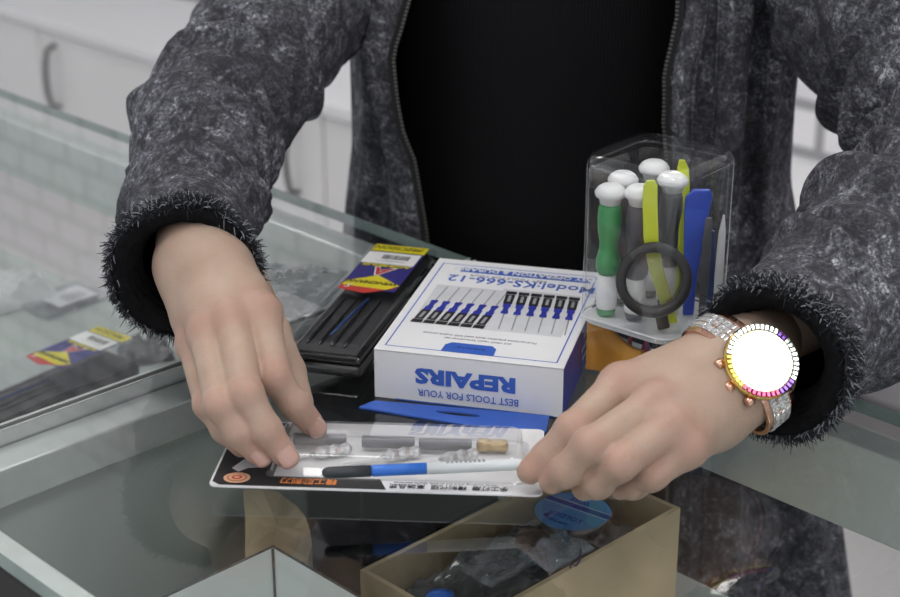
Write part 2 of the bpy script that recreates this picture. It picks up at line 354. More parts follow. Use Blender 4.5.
# low white cabinets along the back wall
CV = 2.05
bounds = [1.397, 1.921, 2.445, 2.969, 3.493, 4.017, 4.541]
names = ['white low cabinet behind the right sleeve', 'white low cabinet behind the jacket body', 'white low cabinet with bow handle between the left sleeve and the jacket body', 'white low cabinet with bow handle just left of the left sleeve', 'white low cabinet cut by the left photo border']
for i in range(-1, 4):
    u0 = 2.445+.524*(i-1)+.0; u1 = u0+.524
    c = thing('cabinet', names[i+1], 'cabinet', UV((u0+u1)/2, CV+.15, 0), 'low cabinets along the back wall')
    MB().uvbox(u0+.001, u1-.001, CV+.02, WV-.005, .06, .385, M['cab']).uvbox(u0+.001, u1-.001, CV+.05, WV-.02, 0, .06, M['dark']).build('body', c)
    MB().uvbox(u0+.003, u1-.003, CV, CV+.019, .03, .378, M['cab']).build('door', c, .002)
    d = [o for o in c.children if o.name.startswith('door')][0]
    hu = u0+.08 if i != 2 else u0+.08
    if i == 3: hu = u0+.45-.0
    if i == 1: hu = u0+.083
    hu = {1: 2.527, 2: 3.42}.get(i, hu)
    pts = [UV(hu, CV, .35), UV(hu, CV-.022, .345), UV(hu, CV-.03, .31), UV(hu, CV-.032, .275), UV(hu, CV-.03, .24), UV(hu, CV-.022, .205), UV(hu, CV, .20)]
    MB().tube(pts, .0065, M['steel'], 8).build('handle', d)
t = MB().uvbox(.6, 5.4, CV-.015, WV-.003, .386, .413, M['cabtop'])
solid('cabinet_worktop', t, UV(3, 2.2, .386), 'long white worktop over the low back cabinets', 'worktop', bevel=.003)

# ------------------------------------------------------------------ the two glass display counters
def counter(u0, u1, label, endrail_at, rear=True):
    V0, V1 = .318, .739
    c = thing('display_counter', label, 'display counter', UV((u0+u1)/2, (V0+V1)/2, 0), 'glass display counters')
    g = MB(); a = [UV(u0, V0, CT-.008), UV(u1, V0, CT-.008), UV(u1, V1, CT-.008), UV(u0, V1, CT-.008)]; b = [p+V((0, 0, .008)) for p in a]
    vs = a+b; e = M['glass_edge']
    tmp = [(3, 2, 1, 0), (4, 5, 6, 7), (0, 1, 5, 4), (1, 2, 6, 5), (2, 3, 7, 6), (3, 0, 4, 7)]
    if (a[1]-a[0]).cross(a[3]-a[0]).z < 0: tmp = [f[::-1] for f in tmp]
    g.add(vs, tmp[:2], M['glass']); g.add(vs, [tmp[2], tmp[4]], e); g.add(vs, [tmp[3], tmp[5]], M['alu'])
    g.build('glass_top', c)
    z0, z1 = CT-.060, CT-.0085
    MB().uvbox(u0+.001, u1-.001, .705, .727, z0, z1, M['alu']).build('rear_rail', c, .0015)
    MB().uvbox(u0+.001, u1-.001, .320, .336, z0+.02, z1, M['alu']).uvbox(u0+.001, u1-.001, .3165, .3198, z0+.014, z1, M['alu_dark']).build('front_rail', c, .001)
    for (p0, p1) in endrail_at:
        MB().uvbox(p0, p1, .337, .704, z0+.03, z1, M['alu']).build('end_rail', c, .001)
        MB().uvbox(p1-.006, p1-.0005, .337, .704, DK+.0002, z0+.0298, M['deck']).build('end_panel', c)
    MB().uvbox(u0+.0005, u1+.002, .325, .727, DK-.012, DK, M['deck']).build('shelf', c)
    MB().uvbox(u0+.002, u1-.002, .33, .725, .0, DK-.0125, M['panel']).build('plinth', c)
    MB().uvbox(u0+.01, u1-.01, .322, .327, DK, z0+.02, M['pane']).build('front_pane', c)
    for uu in ((u0+.003,) if u0 < 0 else (u1-.017,)):
        for vv in (.322, .711):
            MB().uvbox(uu, uu+.014, vv, vv+.014, DK, z0+(0 if vv > .5 else .02), M['alu']).build('post', c)
    return c
cA = counter(-.75, .727, 'glass display counter under the hands, tool boxes standing on its top', [(.703, .7262)])
cB = counter(.7335, 2.2, 'glass display counter at the left, joined end to end with the one under the hands', [(.7342, .752)])
MB().uvbox(.7272, .7282, .318, .739, CT-.030, CT+.0004, M['alu']).uvbox(.7284, .7325, .32, .735, CT-.055, CT-.002, M['alu_dark']).build('joint_seal', cA)
MB().uvbox(.7327, .7334, .318, .739, CT-.030, CT+.0003, M['alu']).build('end_trim', cB)

# ------------------------------------------------------------------ white screwdriver box
def screwdriver_box():
    o = PZ(374.5, 397, CT); L = frame_fn(o, math.radians(-14.3), CT); w, d, h = .105, .142, .0285
    t = thing('screwdriver_box', 'white and blue cardboard screwdriver set box lying on the glass between the hands', 'box', L(w/2, d/2))
    mb = MB(); e1, e2 = L.e1, L.e2; Z = V((0, 0, 1))
    P = [L(0, 0), L(w, 0), L(w, d), L(0, d)]; Q = [p+Z*h for p in P]
    mb.add(P+Q, [(0, 3, 2, 1), (0, 1, 5, 4), (2, 3, 7, 6), (3, 0, 4, 7)], M['card'])
    mb.add(P+Q, [(1, 2, 6, 5)], M['blued'])
    mb.build('carton', t, .0006)
    lid = MB().box(L(.0, .0, h+.0001), e1*w, e2*d, Z*.0006, M['card']).build('lid', t, .0003)
    pr = MB(); z = h+.0008
    def R(a0, a1, b0, b1, m, dz=0.0): pr.quad([L(a0, b0, z+dz), L(a1, b0, z+dz), L(a1, b1, z+dz), L(a0, b1, z+dz)], m)
    B0, B1, A0, A1, g = .0058, .134, .0045, .1005, .0008
    R(A0, A1, B0, B0+g, M['blue']); R(A0, A1, B1-g, B1, M['blue']); R(A0, A0+g, B0, B1, M['blue']); R(A1-g, A1, B0, B1, M['blue'])
    # tab print with notched top corners
    pr.quad([L(.036, B0, z+.0001), L(.0655, B0, z+.0001), L(.065, .015, z+.0001), L(.062, .0185, z+.0001), L(.0395, .0185, z+.0001), L(.0365, .015, z+.0001)], M['blue'])
    text_mb(pr, 'Screwdriver', L(.0510, .0135, z+.0001), -e1, -e2, .0034, M['blued'])
    text_mb(pr, 'Multi-purpose precision tools used with mobile phones', L(.0525, .0290, z), -e1, -e2, .0032, M['greyp'], sx=.9)
    text_mb(pr, 'and watch repair Screwdriver set', L(.0525, .0245, z), -e1, -e2, .0028, M['greyp'])
    text_mb(pr, 'Model:KS-666-12', L(.058, .1160, z), -e1, -e2, .0135, M['blue'], sx=.95, bold=.0001)
    text_mb(pr, 'BEST TOOLS FOR YOUR', L(.049, .1195, z), -e1, -e2, .0044, M['greyp'])
    R(.018, .098, .1225, .1298, M['blue'])
    text_mb(pr, 'EASY OPERATION & DURABLE', L(.058, .1287, z+.0002), -e1, -e2, .0066, M['white'], bold=.0001)
    R(.010, .052, .0405, .099, M['lgrey']); 
    def driver(a, b, sgn):      # pictured screwdriver, head end at b, shank towards sgn
        s = sgn; sh = .0045
        def q(x0, x1, b0, b1, m, k=1): pr.quad([L(a+x0+sh*(b0/.056), b+s*b0, z+.0001*k), L(a+x1+sh*(b0/.056), b+s*b0, z+.0001*k), L(a+x1+sh*(b1/.056), b+s*b1, z+.0001*k), L(a+x0+sh*(b1/.056), b+s*b1, z+.0001*k)], m)
        q(-.0032, .0032, 0, .0045, M['black'], 2); q(-.0028, .0026, .0052, .019, M['black'], 2); q(-.0009, .0009, .007, .016, M['greyp'], 3)
        q(-.0024, .0022, .019, .0245, M['blued'], 2); q(-.0016, .0015, .0245, .030, M['blued'], 2); q(-.0022, .0020, .030, .034, M['blued'], 2)
        q(-.0004, .0004, .034, .056, M['greyp'], 2)
    for k in range(6): driver(.0125+.0072*k, .0405, 1)
    R(.050, .096, .040, .102, M['lgrey'], -.00003)
    for k in range(6): driver(.0555+.0075*k-.0, .0985, -1)
    pr.build('printed_artwork', lid if False else t, label='blue and grey print with twelve pictured screwdrivers on the lid')
    fr = MB(); nf = L(.0, -.0002, 0)
    text_mb(fr, 'BEST TOOLS FOR YOUR', L(.053, -.0002, .0050)+Z*.0030, -e1, -Z, .0058, M['blue'], sx=.9, bold=.00003)
    text_mb(fr, 'REPAIRS', L(.0515, -.0002, .0095)+Z*.0105, -e1, -Z, .0118, M['blue'], sx=1.32, bold=.0006)
    fr.quad([L(.012, -.0003, .0), L(.012, -.0003, .0008), L(.10, -.0003, .0008), L(.10, -.0003, .0)][::-1], M['blue'])
    fr.build('front_lettering', t)
    sd = MB(); x = .0002
    for k, s_ in enumerate(['Precision', 'Screwdriver Set', 'Repair Tools']):
        text_mb(sd, s_, L(w+x, .070, .0195-.006*k), e2, Z, .0048, M['lgrey'])
    sd.build('side_lettering', t)
    # hang tab lying flat on the glass, with its oval hole left open
    tb = MB(); pts_o = [L(-.004, -.016), L(.002, -.0065), L(.098, -.001), L(.100, -.020), L(.092, -.026)]
    n = 16; hole = [L(.0500+.0125*math.cos(2*math.pi*i/n), -.0110+.0022*math.sin(2*math.pi*i/n)) for i in range(n)]
    bm = bmesh.new(); ov = [bm.verts.new(p+Z*.0012) for p in pts_o]; hv = [bm.verts.new(p+Z*.0012) for p in hole]
    eg = [bm.edges.new((ov[i], ov[(i+1) % 5])) for i in range(5)]+[bm.edges.new((hv[i], hv[(i+1) % n])) for i in range(n)]
    bmesh.ops.triangle_fill(bm, use_beauty=True, edges=eg); bm.verts.ensure_lookup_table(); bm.verts.index_update()
    vs = [v.co.copy() for v in bm.verts]; fs = [[v.index for v in f.verts] for f in bm.faces]
    k = len(vs); vs2 = vs+[v-Z*.0010 for v in vs]; fs = [f if (vs[f[1]]-vs[f[0]]).cross(vs[f[2]]-vs[f[0]]).z > 0 else f[::-1] for f in fs]
    fs2 = fs+[[i+k for i in f[::-1]] for f in fs]
    for e in bm.edges:
        if len(e.link_faces) == 1: a_, b_ = e.verts[0].index, e.verts[1].index; fs2.append([a_, b_, b_+k, a_+k])
    tb.add(vs2, fs2, M['blue']); bm.free(); tb.build('hang_tab', t, label='flat blue hang tab with an oval slot')
screwdriver_box()

# ------------------------------------------------------------------ black tool case under clear lid
def tool_case(o, ang, z0, name, label, wid=.041, ln=.162, h=.0165, full=True, dx=.0):
    L = frame_fn(o, ang, z0); Z = V((0, 0, 1)); e1, e2 = L.e1, L.e2
    t = thing(name, label, 'tool case', L(wid/2, ln/2))
    MB().box(L(0, 0, .0003), e1*wid, e2*ln, Z*(h*.36), M['blkplastic']).build('base', t, .003, seg=3)
    MB().box(L(.0012, .0012, h*.36+.0005), e1*(wid-.0024), e2*(ln-.0024), Z*(h*.22), M['blkplastic']).build('tray', t, .002)
    s = MB(); hh = h*.58+.0006
    s.box(L(.004, .004, hh), e1*(wid-.008), e2*(ln-.008), Z*.001, M['blkmatte'])
    for k in range(4): s.rev(L(.009+k*.0075, .012, hh+.0014), e2, [(.0006, 0), (.0014, .002), (.0014, .04), (.0008, .044), (.0006, .07)], M['blkplastic'], 8)
    s.tube([L(.021, .020, hh+.0045), L(.023, .045, hh+.005), L(.026, .075, hh+.0055)], .0008, M['navyp'], 8)
    s.build('tool_insert', t)
    # clear lid shell: top and four walls
    w0 = .0008
    MB().box(L(w0, w0, hh), e1*(wid-2*w0), e2*(ln-2*w0), Z*(h-hh), M['clr']).build('clear_lid', t, .0022, seg=3)
    c = MB(); zc = h-.0008; a0, a1 = .0045, wid-.0055; f = ln/.162
    b0, b1 = .0765*f, ln-.002
    def R(A0, A1, B0, B1, m, dz=0): c.quad([L(A0, B0, zc+dz), L(A1, B0, zc+dz), L(A1, B1, zc+dz), L(A0, B1, zc+dz)], m)
    zc = h+.0002
    R(a0, a1, b0+.006*f, b1, M['indigo'])
    c.quad([L(a0, b0+.004*f, zc+.0001), L(a0+.018, b0, zc+.0001), L(a1, b0+.012*f, zc+.0001), L(a0, b0+.014*f, zc+.0001)], M['red'])
    c.quad([L(a0+.001, b0+.010*f, zc+.0002), L(a1-.006, b0+.008*f, zc+.0002), L(a1, b0+.016*f, zc+.0002), L((a0+a1)/2, b0+.030*f, zc+.0002), L(a0+.001, b0+.017*f, zc+.0002)], M['yellow'])
    text_mb(c, 'WINCHANG', L((a0+a1)/2, b0+.019*f, zc+.0003), -e1, -e2, .0058, M['black'], shear=.3, bold=.0001)
    text_mb(c, 'A', L((a0+a1)/2+.001, b0+.0425*f, zc+.0003), -e1, -e2, .0185, M['white'], bold=.0008, shear=.2)
    text_mb(c, 'A', L((a0+a1)/2+.001, b0+.0415*f, zc+.0005), -e1, -e2, .0165, M['red'], bold=.0003, shear=.2)
    text_mb(c, 'AOSHEDUZ', L((a0+a1)/2, b0+.0475*f, zc+.0003), -e1, -e2, .0045, M['yellow'], bold=.0002, sx=1.3)
    R(a0, a1-.001, b0+.0485*f, b0+.0685*f, M['white'], .0004)
    x = a0+.011
    while x < a1-.007:
        wd = random.choice([.0003, .0005, .0008]); R(x, x+wd, b0+.057*f, b0+.0645*f, M['black'], .0005); x += wd+random.choice([.0003, .0006])
    R(a0+.009, a1-.008, b0+.0535*f, b0+.0541*f, M['greyp'], .0005)
    R(a0, a1, b0+.0705*f, b1-.001, M['yellow'], .0002)
    text_mb(c, 'PRECISION', L((a0+a1)/2, b0+.0795*f, zc+.0003), -e1, -e2, .0072, M['black'], shear=.4, sx=.9)
    text_mb(c, 'S', L(a0+.006, b0+.012*f, zc+.0003), -e1, -e2, .008, M['white'], shear=.3)
    c.build('header_card', t, label='blue, red and yellow printed label with a barcode sticker')
    return t
tool_case(PZ(285, 372, CT), math.radians(-15.3), CT, 'tool_case', 'black tool case with clear lid on the glass between left hand and white box', wid=.0455, h=.0205)
# the same kind of case inside the left counter
pB = PZ(28, 387, .795); _e = V((math.cos(math.radians(-37.6)), math.sin(math.radians(-37.6)), 0)); pB = pB-_e*.047-V((-_e.y, _e.x, 0))*.040
tool_case(V((pB.x, pB.y, 0)), math.radians(52.4-90), DK, 'tool_case', 'black tool case inside the left counter beneath its glass', wid=.047, ln=.146, h=.047)

# ------------------------------------------------------------------ transparent canister with tools standing in it
CC = V((.1130, .856)); CA = math.radians(-40)
def rsq(half, r, n=6, ang=CA, c=CC):
    pts = []
    for q, (sx, sy) in enumerate([(1, 1), (-1, 1), (-1, -1), (1, -1)]):
        for i in range(n+1):
            t = math.pi/2*q+math.pi/2*i/n; x = sx*(half-r)+r*math.cos(t); y = sy*(half-r)+r*math.sin(t)
            pts.append((c.x+x*math.cos(ang)-y*math.sin(ang), c.y+x*math.sin(ang)+y*math.cos(ang)))
    return pts
def shell(mb, sections, m, smooth=True, cap0=False, cap1=False):
    n = len(sections[0]); vs = [p for s in sections for p in s]; fs = []
    for j in range(len(sections)-1):
        for i in range(n): k = (i+1) % n; fs.append((j*n+i, j*n+k, (j+1)*n+k, (j+1)*n+i))
    if cap0: fs.append(tuple(range(n))[::-1])
    if cap1: fs.append(tuple((len(sections)-1)*n+i for i in range(n)))
    mb.add(vs, fs, m, smooth)
def sec(half, r, z, **k): return [V((x, y, z)) for x, y in rsq(half, r, **k)]
TOPZ = 1.0325
ca = thing('tool_canister', 'clear rounded-square plastic canister full of repair tools, right of the white box', 'canister', V((CC.x, CC.y, CT)))
m_ = MB(); shell(m_, [sec(.0310, .012, CT+.0003), sec(.0320, .012, CT+.003), sec(.0320, .012, CT+.036)], M['clrbox'], cap0=True); m_.build('base_cup', ca)
m_ = MB(); shell(m_, [sec(.0300, .011, .9360), sec(.0300, .011, .9385)], M['frost'], False, True, True)
dk = m_.build('tool_deck', ca, label='frosted white tray that the tools stand on')
m_ = MB(); shell(m_, [sec(.0316, .011, .9385), sec(.0316, .011, TOPZ-.008), sec(.0312, .011, TOPZ-.004), sec(.0298, .011, TOPZ-.0012), sec(.027, .010, TOPZ), sec(.018, .008, TOPZ+.0010)], M['clrbox'], cap1=True)
for half, z0, z1 in [(.0326, .9360, .9385)]: shell(m_, [sec(half-.0015, .013, z0), sec(half, .013, z0+.0005), sec(half, .013, z1), sec(half-.0015, .013, z1+.0005)], M['clrbox'])
for zz, hh in ((TOPZ-.0062, .0302), (.9395, .0312)):
    rp_ = sec(hh, .0105, zz); m_.tube(rp_+[rp_[0]], .0007, M['frost'] if zz < 1 else M['clrbox'], 6)
shell(m_, [s_[::-1] for s_ in [sec(.0302, .010, .9400), sec(.0302, .010, TOPZ-.0095)]], M['clrbox'])
m_.build('cover', ca)
def inC(px, Y, z):      # a spot inside the canister seen at column px
    y = Y; dep = y*math.cos(PITCH)-(z-CAMH)*math.sin(PITCH); return V(((px-450)/F*dep, Y, z))
def screwdriver(px, Y, ztop, hcol, label, lean=0.0, cap=.0092):
    b = inC(px, Y, .9395); t = thing('screwdriver', label, 'screwdriver', b, 'white-capped screwdrivers in the canister'); L_ = ztop-.9395
    ax = V((lean, 0, 1)).normalized()
    MB().rev(b+ax*.004, ax, [(.0055, 0), (.0058, .002), (.0058, .020)], M['capw'], 16).rev(b, ax, [(.0048, 0), (.0052, .002), (.0052, .0041)], hcol, 16).build('ferrule', t)
    h0 = .024
    MB().rev(b+ax*h0, ax, [(.0052, 0), (.0066, .003), (.0068, .008), (.0052, .014), (.0050, .018), (.0062, .024), (.0067, .032), (.0064, L_-h0-.014), (.0056, L_-h0-.011)], hcol, 18).build('handle', t)
    MB().rev(b+ax*(L_-.0118), ax, [(.0054, 0), (.0062, .004), (cap-.0005, .0052), (cap, .0065), (cap, .0078), (cap*.82, .0100), (cap*.6, .0113), (cap*.25, .0118)], M['capw'], 22).build('cap', t)
screwdriver(606, .853, 1.0150, M['green'], 'green-handled screwdriver with a white cap, leftmost in the canister', 0, .0086)
screwdriver(634, .847, 1.0165, M['greyh'], 'grey-handled screwdriver behind the lime tweezers in the canister', 0, .0084)
screwdriver(618, .870, 1.0165, M['greyh'], 'grey-handled screwdriver standing behind the green one in the canister', 0.0, .0084)
screwdriver(666, .866, 1.0175, M['blackh'], 'black-handled screwdriver right of the lime tweezers in the canister', 0, .0086)
screwdriver(648, .881, 1.0195, M['greyh'], 'grey-handled screwdriver at the back of the canister, tallest', 0, .0086)
def strip(name, label, cat, pts, w, th, m, wd=None):
    """bent flat strip through points, w wide (per point), standing in the canister"""
    pts = [V(p) for p in pts]; mb = MB(); ws = w if isinstance(w, list) else [w]*len(pts); vs = []; wd = V(wd or (1, 0, 0)).normalized()
    for i, p in enumerate(pts):
        d = (pts[min(i+1, len(pts)-1)]-pts[max(i-1, 0)]).normalized(); n = d.cross(wd).normalized()
        vs += [p-wd*ws[i]/2-n*th/2, p+wd*ws[i]/2-n*th/2, p+wd*ws[i]/2+n*th/2, p-wd*ws[i]/2+n*th/2]
    fs = [(3, 2, 1, 0), tuple(len(vs)-4+i for i in range(4))]
    for j in range(len(pts)-1):
        for k in range(4): q = (k+1) % 4; fs.append((j*4+k, j*4+q, j*4+4+q, j*4+4+k))
    mb.add(vs, fs, m); return solid(name, mb, pts[0], label, cat, bevel=th*.3)
strip('pry_tool', 'lime plastic pry strip with rounded top in front of the grey screwdriver', 'pry tool', [inC(672, .840, .9395), inC(665, .838, .955), inC(656, .837, .972), inC(651, .836, .990), inC(650, .836, 1.010), inC(650.5, .836, 1.020), inC(651, .836, 1.023)], [.006, .0075, .0078, .0080, .0080, .0074, .004], .002, M['lime'])
strip('pry_tool', 'thin lime pry tool leaning at the back between black screwdriver and blue opener', 'pry tool', [inC(675, .858, .9395), inC(681, .859, .955), inC(683, .862, .985), inC(684, .866, 1.010), inC(683, .868, 1.019), inC(682, .868, 1.024)], [.004, .005, .0052, .0062, .0062, .003], .0025, M['lime'])
strip('opening_tool', 'blue plastic opening tool with hooked head at the right of the canister', 'opening tool', [inC(688, .851, .9395), inC(690, .851, .96), inC(694, .853, .985), inC(697, .855, 1.000), inC(699, .855, 1.007), inC(702, .855, 1.0115)], [.006, .007, .011, .0135, .0145, .009], .003, M['bluep'])
strip('tweezers', 'dark steel tweezers by the right wall of the canister', 'tweezers', [inC(701, .845, .9395), inC(704, .845, .96), inC(707, .846, .985), inC(709, .847, .998)], [.003, .005, .005, .0035], .0015, M['steel'])
strip('precision_blade', 'white handled narrow blade leaning in the right corner of the canister', 'blade', [inC(716, .856, .9395), inC(719, .857, .96), inC(722, .859, .985), inC(724, .860, .995)], [.004, .005, .004, .001], .0015, M['capw'])
strip('spudger', 'thin navy spudger standing between opening tool and blade', 'spudger', [inC(709, .860, .9395), inC(712, .862, .96), inC(713, .863, .985)], [.0035, .0035, .002], .002, M['navyp'])
# magnifier, lens up
mg = thing('magnifying_glass', 'small black magnifying glass standing at the front of the canister', 'magnifying glass', inC(664, .828, .9395))
c_ = inC(654, .829, .9690); ax = (V((0, 0, 1.3))-c_); ax = V((.05, -1, .20)).normalized()
m_ = MB(); e1 = ax.cross(V((0, 0, 1))).normalized(); e2 = ax.cross(e1)
ring = []
for (r, h) in [(.0152, -.0015), (.0152, .0015), (.0160, .0022), (.0198, .0022), (.0205, .0012), (.0205, -.0012), (.0198, -.0022), (.0160, -.0022)]:
    ring.append([c_+ax*h+(e1*math.cos(2*math.pi*i/40)+e2*math.sin(2*math.pi*i/40))*r for i in range(40)])
ring.append(ring[0]); shell(m_, ring, M['shoe']); m_.build('rim', mg)
MB().rev(c_-ax*.001, ax, [(.0005, -.0012), (.010, -.0008), (.0157, 0), (.010, .0012), (.0005, .0018)], M['lens'], 32, False).build('lens', mg)
hb = inC(664, .829, .9405); hd = (hb-c_).normalized(); sd_ = hd.cross(ax).normalized()
MB().box(c_+hd*.0195-sd_*.0033-ax*.0015, sd_*.0066, hd*((hb-c_).length-.0195), ax*.003, M['shoe']).build('handle', mg, .0008)
# bits and cloth in the base cup
ms = MB(); p0 = V((CC.x-.026, CC.y-.012, CT+.001))
vs = []; n = 14
for j in range(2):
    for i in range(n): t = i/(n-1); vs.append(V((CC.x-.036+.028*t, CC.y+.004-.024*t+.004*math.sin(6*t), CT+.002+j*(.026+.004*math.cos(3*t)))))
vs += [v+V((.002, .003, 0)) for v in vs]
fs = [(i, i+1, n+i+1, n+i) for i in range(n-1)]+[(2*n+i, 3*n+i, 3*n+i+1, 2*n+i+1) for i in range(n-1)]+[(n+i, n+i+1, 3*n+i+1, 3*n+i) for i in range(n-1)]
ms.add(vs, fs, M['amber'], True); solid('plastic_wrap', ms, vs[0], 'folded amber plastic strip in the bottom cup of the canister', 'plastic strip')
for k in range(5):
    b = V((CC.x-.013+.0095*k, CC.y-.009+.004*(k % 2), CT+.0015))
    m_ = MB().rev(b, (0, 0, 1), [(.003, 0), (.0036, .003), (.0036, .015), (.0022, .019), (.0012, .021), (.0012, .026)], [M['redh'], M['redh'], M['blackh'], M['redh'], M['orange']][k], 10)
    solid('screwdriver_bit', m_, b, 'short screwdriver bit in the bottom cup of the canister', 'screwdriver bit', 'bits in the bottom cup of the canister')

# ------------------------------------------------------------------ blister pack held between the hands, and the pen
def blister_pack():
    o = PZ(208, 487, .9075); L0 = frame_fn(o, math.radians(-3.6), .9075); e1, e2 = L0.e1, (L0.e2-V((0, 0, .055))).normalized(); Z = e1.cross(e2)
    L = lambda a, b, c=0.0: V(o)+e1*a+e2*b+Z*c
    w, d = .162, .079
    t = thing('blister_pack', 'blister pack with black and white backing card held in both hands over the glass', 'blister pack', L(w/2, d/2))
    def rr(x0, x1, y0, y1, r, n=5):
        out = []
        for q, (cx, cy) in enumerate([(x1-r, y1-r), (x0+r, y1-r), (x0+r, y0+r), (x1-r, y0+r)]):
            for i in range(n+1): a = math.pi/2*q+math.pi/2*i/n; out.append((cx+r*math.cos(a), cy+r*math.sin(a)))
        return out
    out = rr(0, w, 0, d, .004); cd = MB(); n = len(out)
    cd.add([L(x, y, 0) for x, y in out]+[L(x, y, .0008) for x, y in out], [tuple(range(n))[::-1], tuple(range(n, 2*n))]+[(i, (i+1) % n, n+(i+1) % n, n+i) for i in range(n)], M['card'])
    ob = cd.build('backing_card', t)
    p = MB(); z = .0010
    P = lambda pts, m, dz=0: p.quad([L(a, b, z+dz) for a, b in pts], m)
    P([(.0012, .005), (.005, .0012), (.0865, .0012), (.0825, .0125), (.0300, .0125), (.0300, .077), (.004, .077), (.0012, .073)], M['black'])
    P([(.0300, .0125), (.158, .0125), (.158, .077), (.030, .077)], M['white'], .0001)
    P([(.008, .020), (.012, .030), (.018, .033), (.027, .030), (.024, .022), (.016, .0205), (.012, .016)], M['lgrey'], .0001)
    # orange round emblem: rings
    for rr_, mm, k in [(.0066, M['peach'], 1), (.0048, M['black'], 2), (.0044, M['peach'], 3), (.0026, M['red'], 4), (.0014, M['peach'], 5)]:
        P([(.0125+rr_*math.cos(2*math.pi*i/24), .0092+rr_*.9*math.sin(2*math.pi*i/24)) for i in range(24)], mm, .0001*k)
    text_mb(p, '精工雕刻刀', L(.0480, .0096, z+.0001), -e1, -e2, .0066, M['orange'], sx=.85, bold=.0001)
    text_mb(p, '手工打磨  精制代理  高端品质', L(.1165, .0070, z+.0001), -e1, -e2, .0052, M['black'], sx=.85)
    text_mb(p, 'Manual polishing, sharp and durable, Quality assurance', L(.1150, .0098, z+.0001), -e1, -e2, .0023, M['greyp'])
    p.build('printed_card', t, label='black and white print with an orange round emblem')
    # moulded bubble
    x0, x1, y0, y1, h = .0285, .1515, .0135, .060, .0115
    secs = [[L(x, y, .0012) for x, y in rr(x0-.003, x1+.003, y0-.003, y1+.003, .006)], [L(x, y, .0014) for x, y in rr(x0, x1, y0, y1, .006)], [L(x, y, h-.0012) for x, y in rr(x0+.0008, x1-.0008, y0+.0030, y1-.0008, .006)], [L(x, y, h) for x, y in rr(x0+.0025, x1-.0025, y0+.0050, y1-.0025, .005)]]
    mb = MB(); shell(mb, secs, M['blister'], True, False, True); mb.build('bubble', t, label='clear moulded plastic bubble')
    # contents: threaded grips, clear faceted sleeves, a brass end
    for k, (a, b) in enumerate([(.048, .047), (.083, .046), (.112, .045)]):
        tb = MB(); prof = []
        for i in range(30): prof += [(.0028, i*.0009), (.0034, i*.0009+.00045)]
        tb.rev(L(a-.013, b, .0058), e1, prof, M['thread'], 12); solid('threaded_grip', tb, L(a, b, .003), ['ribbed grey grip at the left end of the blister pack', 'ribbed grey grip in the middle of the blister pack', 'ribbed grey grip nearest the brass end in the blister pack'][k], 'tool grip')
        tb = MB(); s0 = L(a-.002, b-.0160, .0050); dd = (e1*1+e2*.42).normalized()
        tb.rev(s0, dd, [(.0008, 0), (.0022, .002), (.0034, .006), (.0024, .009), (.0036, .012), (.0026, .015), (.0034, .019), (.0014, .021)], M['crystal'], 7, smooth=False); solid('faceted_sleeve', tb, L(a, b-.015, .002), ['clear faceted sleeve beside the left grip in the blister pack', 'clear faceted sleeve beside the middle grip in the blister pack', 'clear faceted sleeve beside the right grip in the blister pack'][k], 'plastic sleeve')
        tb = MB(); s1 = L(a-.020, b-.0235, .0035); tb.box(s1, (e1*1+e2*.42).normalized()*.018, e2*.0036, Z*.0008, M['capw']); solid('engraving_blade', tb, s1, ['pale flat blade left in the blister pack', 'pale flat blade in the middle of the blister pack', 'pale flat blade at the right in the blister pack'][k], 'blade')
    tb = MB().rev(L(.128, .047, .0052), e1, [(.0020, 0), (.0036, .001), (.0036, .006), (.0030, .0065), (.0034, .010), (.0034, .015), (.0018, .016)], M['brass'], 14); solid('brass_collet', tb, L(.135, .047, .002), 'brass collet at the right end inside the blister pack', 'collet')
    # pen laid over the front of the bubble
    a, b = L(.0545, .0035, .0115+.0006), L(.1520, .0125, .0125)
    a = PZ(322, 473, L(.055, .006, .0125).z+.002); b = PZ(528, 464, L(.150, .010, .0125).z+.002); dd = (b-a).normalized(); ln = (b-a).length
    pn = thing('pen', 'white and blue pen with black grip lying across the blister pack', 'pen', a)
    r = .0029
    MB().rev(a, dd, [(.0010, 0), (.0022, .001), (r, .003), (r, ln*.235)], M['peng'], 14).build('grip', pn)
    MB().rev(a+dd*(ln*.235), dd, [(r*.8, 0), (r, .001), (r, ln*.27)], M['penb'], 14).build('blue_section', pn)
    MB().rev(a+dd*(ln*.505), dd, [(r, 0), (r, ln*.44), (r*.6, ln*.495)], M['penw'], 14).build('barrel', pn)
    up = (Z-dd*Z.dot(dd)).normalized(); sd2 = dd.cross(up)
    q = MB(); text_mb(q, '0.5mm PEN', a+dd*(ln*.70)+up*(r+.0001)+sd2*(-.001), -dd, sd2*-1 if sd2.y > 0 else sd2, .0026, M['greyp']) if False else None
    for k in range(9): q.box(a+dd*(ln*(.60+.022*k))+up*(r*.92)-sd2*.0012, dd*.0013, sd2*.0022, up*.0004, M['greyp'])
    q.build('barrel_print', pn)
blister_pack()

